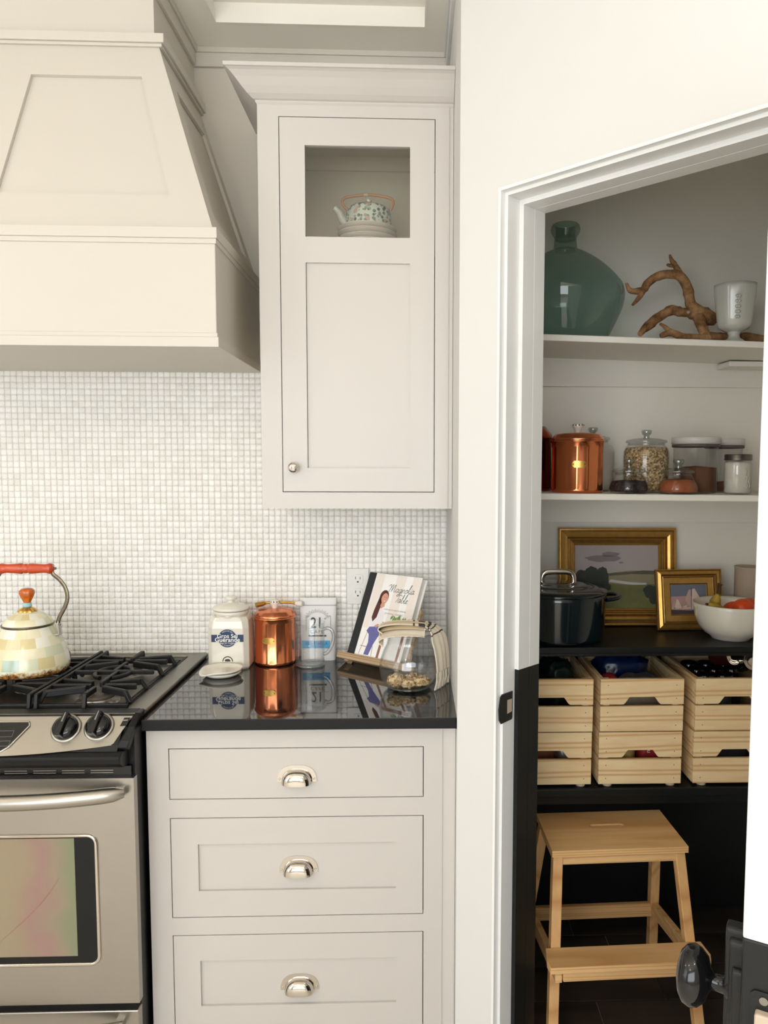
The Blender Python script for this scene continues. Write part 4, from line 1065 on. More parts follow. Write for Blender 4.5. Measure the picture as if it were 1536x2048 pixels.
for pts in ([(.046, .004), (.058, .08), (.064, .085)], [(.044, .03), (.070, .03)], [(.098, .004), (.094, .035)]): stroke(pm, pts, .0018, cf, 5, .0005)
for k in range(16):
    x, a = .135+.0045*k, rnd.uniform(-.7, .7); zz = .118+rnd.uniform(0, .010); L_ = rnd.uniform(.012, .022)
    p, q_ = (x, zz), (x+L_*math.sin(a), zz+L_*math.cos(a)); nx_, nz_ = .004*math.cos(a), -.004*math.sin(a)
    flat(pm, [p, ((p[0]+q_[0])/2+nx_, (p[1]+q_[1])/2+nz_), q_, ((p[0]+q_[0])/2-nx_, (p[1]+q_[1])/2-nz_)], cf, 6, .0006+.00002*k)
obj('cover_picture', pm, mats, cv, local=True, recalc=False)
tmb = MB()
def cur(lines, ox, oz, k, w=.0013):
    for ln in lines:
        P_ = smooth_path([(ox+a*k+b*k*.22, oz+b*k, 0) for a, b in ln], 4); stroke(tmb, [(p.x, p.y) for p in P_], w, cf, 0, .0007)
# hand lettered title, as strokes on a small grid (x-height 1)
cur([[(-.6, 1.5), (0, 2.0), (.25, 1.0), (0, 0)], [(0, 0), (.4, 1.5), (.75, 2.0), (.8, .8), (.75, .1)], [(.75, .1), (1.2, 1.5), (1.55, 2.0), (1.55, .7), (1.75, 0), (2.1, .4)]], .098, .216, .0125)
cur([[(2.9, .9), (2.4, 1.0), (2.2, .4), (2.5, 0), (2.85, .4), (2.95, 1.0), (2.9, .2), (3.2, .1)],
     [(3.9, .9), (3.5, 1.0), (3.25, .4), (3.55, 0), (3.85, .5), (3.95, 1.0), (3.8, -.6), (3.4, -1.0), (3.2, -.6), (3.9, 0), (4.2, .3)],
     [(4.2, 1.0), (4.3, .5), (4.25, 0)], [(4.25, 0), (4.5, .8), (4.85, 1.0), (4.9, .3), (5.15, .1)],
     [(5.6, 1.0), (5.3, .7), (5.35, .1), (5.75, .05), (5.9, .6), (5.6, 1.0), (6.1, .9)],
     [(6.1, .3), (6.5, 1.6), (6.6, 2.3), (6.35, 2.2), (6.35, .5), (6.5, 0), (6.8, .3)], [(6.9, 1.0), (6.85, .3), (7.0, 0), (7.25, .3)], [(6.98, 1.35), (7.02, 1.45)],
     [(7.9, .9), (7.5, 1.0), (7.3, .4), (7.55, 0), (7.85, .4), (7.95, 1.0), (7.95, .2), (8.3, .2)]], .098, .216, .0125)
cur([[(-.1, 1.9), (.9, 2.1), (1.9, 1.9)], [(1.0, 2.05), (.9, 1.0), (.6, .05)],
     [(1.8, .9), (1.4, 1.0), (1.2, .4), (1.5, 0), (1.75, .4), (1.85, 1.0), (1.85, .2), (2.1, .1)],
     [(2.1, .3), (2.5, 1.7), (2.5, 2.2), (2.3, 2.0), (2.3, .3), (2.6, 0), (2.9, .5), (2.6, .8)],
     [(3.0, .5), (3.4, 1.7), (3.45, 2.3), (3.2, 2.1), (3.2, .4), (3.4, 0), (3.7, .3)],
     [(3.7, .4), (4.1, .7), (4.0, 1.0), (3.75, .7), (3.85, .1), (4.3, .2)]], .130, .184, .0125)
obj('title_lettering', tmb, inkp, cv, local=True, recalc=False)
text('lettering', 'a collection of recipes for gathering', .0062, grayink, cv, lambda a, b: cf(a+.143, b+.158+.0*a, .0007))
text('lettering', 'JOANNA GAINES', .0075, grayink, cv, lambda a, b: cf(a+.143, b+.145, .0007), space=1.35)
# stand
sd = thing('cookbook_stand', 'wooden easel stand with a ledge holding the cookbook', 'book stand', mat=bmat(B0))
bo = [(-.052, -.012), (.235, -.012), (.222, .175), (.205, .190), (.0, .190), (-.018, .178)]
bo = [(.004, -.012), (.226, -.012), (.222, .176), (.206, .190), (.022, .190), (-.012, .178), (-.016, .150), (-.024, -.012)]
obj('back_board', MB().prism(bo, lambda a, b, d: (a, d, b), bt_+.0015, bt_+.016), oakst, sd, local=True, bevel=.003)
obj('ledge', MB().box(-.034, .246, -.012, bt_+.016, -.022, -.0006), oakst, sd, local=True, bevel=.004)
lg = MB(); Minv = bmat(B0).inverted()
pA, pB = Vector((.1, .035, .09)), Minv @ Vector((B0+e_*.1+Vector((math.sin(al), math.cos(al), 0))*.085+Vector((0, 0, CT-B0.z+.009))))
lg.beam(pA, pB, .03, .010); obj('rear_leg', lg, oakst, sd, local=True)
ft = MB()
for x in (.0, .21):
    q_ = Minv @ Vector((B0+e_*x+Vector((0, 0, CT-B0.z+.0005))))
    ft.beam((x, .004, -.019), (q_.x, q_.y+.010, q_.z+.0095), .016, .014)
obj('foot', ft, oakst, sd, local=True)

# --- glass jar with biscuits and a folded towel
JX, JY = -.0155, -.372
jr = thing('glass_jar', 'round clear glass jar holding biscuits at the counter corner', 'jar', (JX, JY, CT))
jp = [(0, .0008), (.052, .0008), (.062, .004), (.074, .016), (.083, .036), (.0862, .058), (.083, .085), (.074, .110), (.065, .128), (.0615, .140), (.0625, .150), (.068, .158), (.0715, .162)]
ji = [(r-.0028, z+.001) for r, z in jp[::-1]]
ji = [(max(0, r), max(z, .010)) for r, z in ji]
obj('vessel', MB().lathe(jp+ji, 56), clear_g, jr, local=True)
obj('thick_base', MB().lathe([(0, .0010), (.051, .0010), (.060, .004), (.064, .009), (.050, .0085), (0, .0085)], 48), glass('thick_base_glass', (.80, .84, .84), (.35, .42, .42), .12), jr, local=True)
cks = [(-.036, -.020, .022, .024, 'large oat biscuit lying left in the glass jar'), (.000, -.036, .020, .018, 'broken oat biscuit piece at the front of the glass jar'), (.034, -.022, .024, .020, 'oat biscuit standing right in the glass jar'), (.010, .018, .021, .017, 'oat biscuit at the back of the glass jar')]
for i, (x, y, r, hh, lab) in enumerate(cks):
    tag(obj('biscuit', MB().lump((0, 0, 0), (r*1.12, r*.9, hh*.78), .55, i+2, 3, freq=2.6), cookie, None, loc=(JX+x, JY+y, CT+.0105+hh*.72)), lab, 'biscuit', 'biscuits in the glass jar')
tw = thing('tea_towel', 'cream tea towel with dark stripes draped over the glass jar', 'towel', (JX, JY, CT))
prof_t = smooth_path([(-.074, 0, .160), (-.086, 0, .170), (-.080, 0, .180), (-.050, 0, .187), (-.010, 0, .189), (.030, 0, .187), (.062, 0, .180), (.083, 0, .160), (.095, 0, .125), (.101, 0, .085), (.1035, 0, .050)], 5)
def tow(off, w0, w1, ph, lift):
    n = len(prof_t)
    def f(a, b):
        t = b*(n-1); i = min(n-2, int(t)); p = prof_t[i].lerp(prof_t[i+1], t-i); k = b
        w = w0+(w1-w0)*k; y = (a-.5)*w; fr = max(0, .5-a)*2; bk = max(0, a-.5)*2; q = max(0, 1-k/.62)
        dz = -.012*bk**2.2+(lift*q*fr**1.5 if lift > 0 else lift*fr**1.8*(1 if k < .6 else .2))
        wr = .0022*math.sin(9*a+ph+4*k)+.0016*math.sin(21*a+ph*2)
        if k > .55: return (p.x+(off+wr)*.6+y*.5*min(1, (k-.55)/.2)-.004*min(1, (k-.55)/.2), y+.004*math.sin(5*a+ph), p.z+off*.4)
        return (p.x, y, p.z+dz+off+wr)
    return f
def stripe(a, b):
    b = b*50
    return 1 if (22 < b < 23 or 24.2 < b < 27.2 or 28.5 < b < 29.5 or 31 < b < 32 or 34 < b < 35) else 0
obj('cloth', MB().grid(tow(.002, .128, .075, 0, .010), 26, 76, mf=stripe), [cloth, cloth_st], tw, local=True, solid=.0022)
fs_ = tow(-.006, .134, .066, 1.4, -.020)
def fold(a, b): x, y, z = fs_(a, b*.58); return (x+.002, y, z-.001)
obj('under_layer', MB().grid(fold, 26, 40), cloth, tw, local=True, solid=.002)
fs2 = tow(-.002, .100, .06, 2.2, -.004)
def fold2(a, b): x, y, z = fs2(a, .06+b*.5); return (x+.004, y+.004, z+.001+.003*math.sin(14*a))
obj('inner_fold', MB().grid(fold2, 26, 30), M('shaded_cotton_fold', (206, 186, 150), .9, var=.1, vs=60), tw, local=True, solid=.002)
fg = MB()
for i in range(15):
    y = -.040+.0057*i; x = .1035+rnd.uniform(-.002, .001)
    x += y*.5-.004
    fg.tube([(x, y, .052), (x+rnd.uniform(-.002, .001), y+rnd.uniform(-.002, .002), .028), (x-.003+rnd.uniform(-.003, .001), y+rnd.uniform(-.004, .004), .003)], [.0017, .0015, .0024], 6)
obj('fringe', fg, cloth, tw, local=True)

# ================================================================== PANTRY SHELVES
def z1(x): return 1.9235-.0244*(x-.3715)
def z2(x): return 1.4690-.0070*(x-.3663)
def shelf(zf, th_, label):
    s = thing('pantry_shelf', label, 'shelf', (.74, -.17, zf(.74)-th_))
    mb = MB(); xa, xb, ya, yb = .2, 1.279, -.35, -.0005
    v = [(x, y, zf(x)-d) for d in (th_, 0) for y in (ya, yb) for x in (xa, xb)]
    mb.add(v, [(0, 2, 3, 1), (4, 5, 7, 6), (0, 1, 5, 4), (2, 6, 7, 3), (0, 4, 6, 2), (1, 3, 7, 5)])
    obj('board', mb, pantw, s, bevel=.003); return s
s1 = shelf(z1, .0185, 'upper white pantry shelf holding the green bottle and driftwood')
s2 = shelf(z2, .019, 'middle white pantry shelf holding the canisters and jars')
obj('side_cleat', MB().box(1.005, 1.275, -.115, -.016, 1.868, 1.884), pantw, s1, bevel=.001)
bc = thing('pantry_counter', 'black painted deep pantry shelf at counter height', 'shelf', (.74, -.17, .985))
obj('board', MB().box(.2, 1.279, -.352, -.0145, .988, 1.015), blackp, bc, bevel=.003)
obj('front_bead', MB().box(.2, 1.279, -.357, -.352, .989, .9975), blackp, bc, bevel=.002)
bs_ = thing('pantry_bottom_shelf', 'black painted low pantry shelf under the wooden crates', 'shelf', (.74, -.17, .565))
obj('board', MB().box(.2, 1.279, -.372, -.005, .570, .594), blackp, bs_, bevel=.003)
obj('support_rail', MB().box(.2, 1.279, -.345, -.325, .535, .570), blackp, bs_, bevel=.002)

# --- big glass bottle
dj = thing('demijohn', 'large teal green glass demijohn on the upper pantry shelf', 'bottle', (.4575, -.1885, z1(.4575)))
pj = [(0, .014), (.05, .010), (.10, .0012), (.125, .006), (.142, .034), (.160, .072), (.174, .107), (.1795, .140), (.176, .165), (.166, .182), (.143, .208), (.110, .238), (.075, .262), (.055, .273), (.040, .280), (.0350, .290), (.0335, .306), (.0335, .318)]
obj('bulb', MB().lathe([(p.x, p.y) for p in smooth_path([(a, b, 0) for a, b in pj], 3)], 64, rmod=lambda t_, z: 1+.006*math.sin(3*t_+9*z)), teal_g, dj, local=True)
obj('neck', MB().lathe([(.0335, .316), (.036, .322), (.0425, .332), (.0445, .342), (.042, .352), (.038, .3565), (.033, .357), (.030, .350), (.029, .33), (.029, .31)], 48), teal_g, dj, local=True)

# --- driftwood
dw_ = thing('driftwood', 'twisted brown driftwood branch lying on the upper pantry shelf', 'driftwood', (.814, -.246, z1(.814)))
DWo = Vector((.80, -.23, z1(.8)))
segs = [([(0.637, -0.24, 2.068), (0.666, -0.236, 2.071), (0.683, -0.233, 2.095), (0.712, -0.229, 2.115), (0.749, -0.226, 2.122), (0.781, -0.222, 2.115), (0.803, -0.218, 2.093), (0.813, -0.214, 2.062), (0.823, -0.211, 2.033), (0.846, -0.207, 2.01), (0.875, -0.198, 2.002), (0.903, -0.183, 1.998)], [.008, .010, .0125, .013, .013, .0145, .0155, .016, .018, .026, .026, .020]),
        ([(0.651, -0.24, 2.068), (0.626, -0.24, 2.07), (0.614, -0.24, 2.09)], [.009, .008, .004]),
        ([(0.665, -0.24, 2.071), (0.65, -0.245, 2.049), (0.632, -0.25, 2.027)], [.009, .007, .004]),
        ([(0.788, -0.22, 2.112), (0.769, -0.22, 2.143), (0.755, -0.22, 2.163), (0.748, -0.22, 2.181)], [.011, .009, .007, .0025]),
        ([(0.766, -0.22, 2.145), (0.749, -0.225, 2.148), (0.737, -0.23, 2.148)], [.006, .005, .003]),
        ([(0.840, -0.2, 2.015), (0.792, -0.217, 2.013), (0.754, -0.233, 2.014), (0.716, -0.25, 1.994), (0.685, -0.267, 1.97), (0.658, -0.283, 1.949), (0.641, -0.3, 1.930)], [.016, .015, .014, .0135, .014, .012, .008]),
        ([(0.847, -0.2, 2.008), (0.842, -0.24, 1.974), (0.846, -0.27, 1.936)], [.022, .017, .013]),
        ([(0.859, -0.26, 1.930), (0.823, -0.27, 1.929), (0.768, -0.28, 1.931), (0.736, -0.29, 1.938), (0.701, -0.3, 1.926)], [.011, .009, .010, .011, .006]),
        ([(0.734, -0.29, 1.940), (0.718, -0.29, 1.955), (0.702, -0.29, 1.964)], [.007, .006, .003]),
        ([(0.846, -0.25, 1.936), (0.906, -0.225, 1.938), (0.947, -0.2, 1.946), (0.99, -.14, 1.95), (1.01, -.13, 1.952), (1.035, -.14, 1.953), (1.075, -.16, 1.944)], [.013, .013, .012, .014, .018, .014, .010])]
db = MB()
for si, (p, r) in enumerate(segs):
    k = 4; P_ = smooth_path(p, k); R_ = []
    for i in range(len(P_)):
        a = i/k; j = min(int(a), len(r)-2); f_ = a-j; R_.append((r[j]*(1-f_)+r[j+1]*f_)*(1+.16*noise.noise(Vector((a*1.7, si*5, 0)))))
    o0 = len(db.v); db.tube(P_, R_, 10)
    for q in range(o0, len(db.v)):
        w = Vector(db.v[q]); d = noise.noise_vector(w*55)*.0022+noise.noise_vector(w*22)*.003; db.v[q] = tuple(w+d)
db.lump((.832, -.208, 2.016), (.024, .02, .024), .4, 3, 2)
db.v = [tuple(Vector(q)-DWo) for q in db.v]
o = obj('branch', db, drift, dw_, local=True)
for v_ in o.data.vertices:
    lim = .0015-.0244*(v_.co.x)
    if v_.co.z < lim: v_.co.z = lim
kn_ = obj('broken_knot', MB().lump((.806-.80, -.222+.23-.01, 2.010-DWo.z), (.006, .006, .007), .4, 5, 1), beige, dw_, local=True)

# --- milk glass goblet
gx = .949
gb_ = thing('milk_glass_goblet', 'white milk glass goblet on the upper pantry shelf at right', 'goblet', (gx, -.276, z1(gx)+.0012))
obj('foot', MB().lathe([(0, 0), (.036, 0), (.0365, .004), (.030, .010), (.018, .018), (.0155, .026), (.020, .036)], 40), milkg, gb_, local=True)
rmo = lambda t_, z: 1+.018*math.cos(8*t_)
obj('bowl', MB().lathe([(.015, .034), (.030, .040), (.044, .047), (.0490, .056), (.0520, .080), (.0560, .115), (.0590, .140), (.0605, .160), (.0610, .172), (.0585, .172), (.056, .150), (.048, .06), (.03, .046), (0, .044)], 64, rmod=rmo), milkg, gb_, local=True)
hb = MB()
for s_ in (1,):
    a0_ = -PI/2-.25+(s_-1)*1.57
    for k in range(5):
        for q in range(2): hb.lump(((.0530+.0019*k)*math.cos(a0_+.11*(q-.5)), (.0530+.0019*k)*math.sin(a0_+.11*(q-.5)), .072+.0145*k), (.0055, .0055, .006), 0, n=1)
obj('hobnail', hb, milkg, gb_, local=True)

# --- middle shelf: copper, jars, tubs
e = .0008
canister((.4925, -.250, z2(.4925)+e), 'large copper canister with brass name plate on the middle pantry shelf', True, (copper, copper_lid), .0775, .151, True, .028)
canister((.3600, -.118, z2(.36)+e), 'dark copper canister with brown lid behind the doorjamb on the middle shelf', False, (copper_dk, copper_dk), .0775, .165, False, .040)
def lidded_jar(loc, label, prof, fill_top, fillm, neck, lidr, knob_r, cat='jar', group=None):
    t = thing('glass_jar', label, cat, loc, group)
    obj('vessel', MB().lathe([(0, .001)]+prof, 48), clear_g, t, local=True)
    inner = [(max(0, r-.003), max(z, .005)) for r, z in prof if z < fill_top]
    rl = inner[-1][0]
    for (r0, za), (r1, zb_) in zip(prof, prof[1:]):
        if za <= fill_top <= zb_: rl = r0+(r1-r0)*(fill_top-za)/max(1e-6, zb_-za)-.003
    obj('contents', MB().lathe([(0, .005)]+inner+[(rl, fill_top), (rl*.5, fill_top+.003), (0, fill_top+.001)], 48), fillm, t, local=True)
    l = obj('lid', MB().lathe([(neck-.004, prof[-1][1]-.006), (neck-.002, prof[-1][1]+.001), (lidr, prof[-1][1]+.002), (lidr+.001, prof[-1][1]+.006), (lidr-.002, prof[-1][1]+.010), (lidr*.6, prof[-1][1]+.015), (knob_r*.6, prof[-1][1]+.018)], 44), glass('jar_lid_glass', (.86, .88, .87), (.5, .54, .53), .12), t, local=True)
    zt_ = prof[-1][1]+.018
    obj('knob', MB().lathe([(knob_r*.55, zt_-.002), (knob_r*.5, zt_+.006), (knob_r*.85, zt_+.012), (knob_r, zt_+.019), (knob_r*.85, zt_+.024), (0, zt_+.025)], 28), glass('jar_knob_glass', (.74, .77, .76), (.35, .38, .38), .18), l, local=True)
    return t
lidded_jar((.578, -.084, z2(.578)+e), 'tall glass jar of white flour behind the large copper canister', [(.060, .001), (.067, .005), (.069, .02), (.069, .128), (.064, .142), (.050, .152), (.049, .158), (.053, .162)], .126, flour, .050, .055, .0165)
lidded_jar((.7275, -.168, z2(.7275)+e), 'large glass jar of rolled oats in the centre of the shelf', [(.060, .001), (.066, .005), (.0695, .02), (.0705, .11), (.069, .128), (.063, .140), (.057, .146), (.0585, .152)], .1385, oats, .058, .0625, .0165)
lidded_jar((.6405, -.286, z2(.6405)+e), 'squat glass jar of dark raisins at the shelf front', [(.050, .001), (.0565, .004), (.0590, .014), (.056, .026), (.047, .042), (.042, .053), (.0425, .060)], .036, raisins, .042, .0485, .0165, 'jar')
lidded_jar((.7860, -.296, z2(.786)+e), 'squat glass jar of reddish brown spice at the shelf front', [(.050, .001), (.0565, .004), (.0590, .014), (.056, .026), (.047, .042), (.042, .053), (.0425, .060)], .040, spice, .042, .0485, .0165, 'jar')
def tub(loc, r, h, label, fillh, fm_):
    t = thing('plastic_container', label, 'container', loc)
    obj('vessel', MB().lathe([(0, .001), (r-.012, .001), (r-.007, .005), (r-.007, h-.034), (r-.004, h-.03)], 48), plastic_g, t, local=True)
    if fillh: obj('contents', MB().lathe([(0, .004), (r-.011, .004), (r-.0105, fillh), (0, fillh+.006)], 40), fm_, t, local=True)
    l = obj('lid', MB().lathe([(r-.006, h-.022), (r, h-.021), (r, h-.002), (r-.002, h), (r-.008, h), (r-.009, h-.003), (0, h-.003)], 48), whitepl, t, local=True)
    obj('seal_ring', MB().lathe([(r-.004, h-.031), (r-.0015, h-.030), (r-.0015, h-.0225), (r-.004, h-.022)], 48), graypl, l, local=True)
tub((.8745, -.196, z2(.8745)+e), .0735, .172, 'round clear container with white lid and brown sugar beside the oats', .078, cocoa)
tub((1.006, -.096, z2(1.006)+e), .063, .172, 'clear container with white lid at the right, behind the mason jar', .03, cocoa)
mj = thing('mason_jar', 'small embossed mason jar of white powder with zinc lid', 'jar', (.9715, -.283, z2(.9715)+e))
mp = [(0, .001), (.035, .001), (.039, .005), (.0395, .085), (.038, .096), (.0345, .103)]
obj('vessel', MB().lathe(mp, 44), glass('mason_glass', (.95, .96, .95), (.7, .72, .71), .07), mj, local=True)
obj('contents', MB().lathe([(0, .004), (.035, .004), (.0375, .008), (.038, .084), (.0365, .095), (0, .099)], 44), flour, mj, local=True)
ml = obj('lid', MB().lathe([(.036, .101), (.0400, .1015), (.0405, .104), (.0392, .106), (.0395, .117), (.0375, .1195), (.034, .1195), (.0335, .1185), (0, .1185)], 48, rmod=lambda t_, z: 1+(.008*math.cos(30*t_) if .104 < z < .118 else 0)), mlid, mj, local=True)
em = MB()
pts = [(.004, .078), (.010, .070), (.006, .058), (.013, .050), (.009, .038), (.015, .028), (.011, .018)]
for dx in (0, .009):
    em.tube([(.0402*math.sin((a+dx)/.04), -.0402*math.cos((a+dx)/.04), b) for a, b in pts], .0011, 6)
obj('embossing', em, milkg, mj, local=True)

# --- pot, pictures, bowl, jug on the black counter
PZ_ = 1.0158
pt = thing('dutch_oven', 'dark teal enamel dutch oven with steel lid handle on the black counter', 'pot', (.4465, -.212, PZ_))
obj('body', MB().lathe([(0, 0), (.130, 0), (.138, .004), (.143, .015), (.148, .13), (.1495, .142), (.1475, .144), (.144, .140), (.136, .02), (0, .012)], 64), potm, pt, local=True)
l = obj('lid', MB().lathe([(.1495, .1435), (.1515, .147), (.150, .151), (.138, .156), (.110, .163), (.106, .161), (.100, .165), (.070, .170), (.066, .1685), (.060, .172), (.03, .1745), (0, .175)], 64), potm, pt, local=True)
obj('handle', MB().tube(smooth_path([(-.050, 0, .171), (-.049, 0, .188), (-.043, 0, .199), (-.025, 0, .204), (.025, 0, .204), (.043, 0, .199), (.049, 0, .188), (.050, 0, .171)], 4), .0062, 12, flat=(1.35, .8)), chrome, l, local=True)
for s_ in (-1, 1):
    hm = MB().tube(smooth_path([(s_*.140, -.048, .125), (s_*.172, -.040, .128), (s_*.186, -.020, .130), (s_*.188, 0, .130), (s_*.186, .020, .130), (s_*.172, .040, .128), (s_*.140, .048, .125)], 4), .009, 10, flat=(1.1, .8))
    obj('side_handle', hm, potm, pt, local=True)

def framed(name, label, loc, w, h, tilt, fr_prof, fw, mats_pol, frm, roll=0, mat_w=0):
    """picture leaning on the wall; local x right, z up along the picture, y to the back"""
    m = Matrix.Translation(loc) @ Matrix.Rotation(-tilt, 4, 'X') @ Matrix.Rotation(roll, 4, 'Y')
    t = thing(name, label, 'picture', mat=m)
    mb = MB(); rows = []
    for wv, dpt in fr_prof: rows.append([(-w/2+wv, -dpt, wv), (w/2-wv, -dpt, wv), (w/2-wv, -dpt, h-wv), (-w/2+wv, -dpt, h-wv)])
    n = len(rows); v = [p for r in rows for p in r]
    f = []; mi = []
    for a in range(n-1):
        for i in range(4): mb.add([rows[a][i], rows[a][(i+1) % 4], rows[a+1][(i+1) % 4], rows[a+1][i]], [(0, 1, 2, 3)], frm[a % len(frm)])
    mb.box(-w/2+.001, w/2-.001, 0, .004, .001, h-.001, 1)
    obj('frame', mb, [gilt, gilt_dk], t, local=True, recalc=False)
    iw, ih = w-2*fw, h-2*fw
    cvb = MB().box(-iw/2-.002, iw/2+.002, -.004, 0, fw-.002, h-fw+.002)
    return t, iw, ih, obj('canvas', cvb, mats_pol, t, local=True)
sky1 = M('painted_overcast_sky', (168, 158, 156), .6, var=.05, vs=14)
cloud1 = M('painted_grey_cloud', (128, 118, 120), .6, var=.08, vs=30)
bush1 = M('painted_dark_foliage', (46, 52, 44), .6, var=.4, vs=70)
field1 = M('painted_green_meadow', (104, 104, 60), .6, var=.3, vs=40)
field2 = M('painted_pale_marsh', (136, 128, 98), .6, var=.2, vs=50)
hill1 = M('painted_dark_hill', (84, 82, 66), .6, var=.25, vs=50)
riv1 = M('painted_river', (190, 188, 188), .6, var=.05)
fp = [(0, 0), (0, .016), (.003, .019), (.008, .019), (.010, .016), (.012, .016), (.022, .021), (.030, .018), (.034, .013), (.036, .0135), (.039, .016), (.042, .0135), (.045, .0145), (.048, .012), (.051, .013), (.056, .0075), (.058, .004)]
t1, iw, ih, cv1 = framed('landscape_painting', 'gold framed landscape painting of marsh and bushes leaning on the pantry wall', (.6775, -.052, PZ_+.0012), .396, .325, math.radians(5.5), fp, .057, sky1, [0, 0, 0, 1, 1, 0, 0, 1, 1, 0, 0, 1, 0, 1, 0, 0])
P0 = .057
def blob(cx, cz, rx, rz, seed, n=26):
    return [(cx+rx*(1+.22*noise.noise(Vector((math.cos(2*PI*i/n)*2, math.sin(2*PI*i/n)*2, seed))))*math.cos(2*PI*i/n), cz+rz*(1+.3*noise.noise(Vector((math.cos(2*PI*i/n)*2, math.sin(2*PI*i/n)*2, seed+9))))*math.sin(2*PI*i/n)) for i in range(n)]
pf = lambda a, b, d: (a, -.004-d, P0+b)
lp = MB(); hw = iw/2
flat(lp, [(-hw, 0), (hw, 0), (hw, .085), (-hw, .08)], pf, 3, .0002)
flat(lp, [(-hw, .075), (hw, .08), (hw, .122), (.05, .126), (-.02, .118), (-hw, .118)], pf, 2, .0003)
flat(lp, [(-.05, .112), (.0, .119), (.05, .122), (.09, .126), (hw, .124), (hw, .112), (.05, .114), (-.02, .108)], pf, 4, .0004)
flat(lp, [(-.03, .088), (.05, .078), (.10, .078), (.10, .084), (.05, .086), (-.02, .096)], pf, 5, .0004)
flat(lp, [(-hw, .002), (hw, .002), (hw, .060), (.06, .075), (-.02, .082), (-hw, .06)], pf, 3, .0005)
for a in (blob(-.045, .166, .060, .011, 1), blob(-.02, .180, .030, .008, 2), blob(.015, .152, .008, .003, 3)): flat(lp, [(x, max(0, z)) for x, z in a], pf, 0, .0003)
for i, (x, z, rx, rz) in enumerate(((-.118, .095, .026, .034), (-.085, .102, .026, .040), (-.05, .098, .022, .040), (-.125, .06, .02, .03), (-.07, .07, .05, .024), (.115, .055, .024, .022), (.125, .035, .018, .022), (.10, .06, .012, .010))):
    flat(lp, [(max(-hw, min(hw, a)), b) for a, b in blob(x, z, rx, rz, i+20)], pf, 1, .0007+.00005*i)
obj('painted_scene', lp, [cloud1, bush1, field2, field1, hill1, riv1], cv1, local=True, recalc=False)
skyb = M('painted_dusk_sky', (106, 112, 128), .6, var=.06, vs=14)
pinkm = M('painted_pink_haze', (176, 142, 136), .6, var=.06, vs=20)
sailm = M('painted_cream_sail', (214, 192, 180), .6, var=.06, vs=60)
sailm2 = M('painted_shaded_sail', (190, 160, 150), .6, var=.06, vs=60)
seam = M('painted_dark_sea', (66, 60, 60), .6, var=.25, vs=70)
fp2 = [(0, 0), (0, .012), (.003, .015), (.006, .012), (.010, .014), (.016, .016), (.020, .012), (.022, .0105), (.0245, .012), (.027, .009), (.029, .0085), (.046, .0085), (.048, .006), (.050, .004)]
t2, iw2, ih2, cv2 = framed('sailing_painting', 'small gold framed painting of sailing boats in front of the landscape painting', (.8985, -.126, PZ_+.0018), .217, .196, math.radians(10), fp2, .049, skyb, [1, 0, 1, 0, 0, 1, 1, 0, 1, 0, 0, 1, 0], roll=math.radians(-.8))
P0b = .049; hw2 = iw2/2
pf2 = lambda a, b, d: (a, -.004-d, P0b+b)
lp = MB()
flat(lp, [(-hw2, 0), (hw2, 0), (hw2, .052), (0, .060), (-hw2, .058)], pf2, 0, .0002)
flat(lp, [(-hw2, 0), (hw2, 0), (hw2, .016), (0, .013), (-hw2, .016)], pf2, 3, .0003)
flat(lp, [(-.050, .018), (-.040, .050), (-.034, .046), (-.024, .020)], pf2, 1, .0004); flat(lp, [(-.058, .018), (-.048, .046), (-.046, .018)], pf2, 2, .0004)
flat(lp, [(.008, .022), (.012, .082), (.020, .084), (.050, .030), (.040, .020)], pf2, 1, .0005); flat(lp, [(-.012, .050), (.000, .078), (.008, .082), (.006, .022), (-.004, .030)], pf2, 2, .0005)
flat(lp, [(-.024, .018), (.040, .018), (.036, .024), (-.02, .022)], pf2, 1, .0006); stroke(lp, [(.007, .018), (.009, .085)], .0012, pf2, 3, .0007)
flat(lp, [(-.022, .026), (-.006, .030), (-.010, .022)], pf2, 1, .0006)
obj('painted_scene', lp, [pinkm, sailm, sailm2, seam], cv2, local=True, recalc=False)

bw_ = thing('fruit_bowl', 'round white ceramic bowl of fruit on the black counter', 'bowl', (.986, -.235, PZ_))
bp = [(0, .004), (.050, .004), (.052, 0), (.058, 0), (.060, .006), (.080, .018), (.098, .040), (.109, .070), (.1145, .100), (.1155, .110), (.1130, .1115), (.110, .100), (.104, .072), (.093, .045), (.074, .024), (.045, .013), (0, .011)]
obj('bowl_wall', MB().lathe(bp, 64), cerw, bw_, local=True)
BX, BYY = .986, -.235
bn = thing('banana', 'brown spotted yellow banana standing stem-up in the white bowl', 'banana', (BX, BYY, PZ_))
P_ = smooth_path([(-.005, .052, .060), (-.030, .030, .075), (-.052, .000, .102), (-.052, -.010, .124), (-.047, -.014, .140)], 4)
rr = [.012, .015, .017, .018, .0185, .0188, .0188, .0185, .018, .0175, .017, .016, .0145, .012, .0095, .0075, .007]
obj('peel', MB().tube(P_, rr[:len(P_)], 7), banana, bn, local=True)
obj('stem', MB().tube([(-.048, -.013, .136), (-.046, -.0145, .150), (-.046, -.015, .166), (-.044, -.016, .172)], [.0075, .0058, .0062, .0085], 8), banst, bn, local=True)
b2 = thing('banana', 'second banana lying low against the left rim of the white bowl', 'banana', (BX, BYY, PZ_))
P_ = smooth_path([(.010, -.020, .058), (-.024, -.018, .074), (-.050, -.022, .092), (-.072, -.038, .106), (-.090, -.040, .112)], 4)
obj('peel', MB().tube(P_, [.012, .014, .016, .017, .0175, .0178, .0178, .0175, .017, .016, .015, .0135, .012, .0105, .009, .0075, .006][:len(P_)], 7), banana, b2, local=True)
obj('tip', MB().lump((-.092, -.0402, .1125), (.006, .006, .005), .3, 2, 1), banst, b2, local=True)
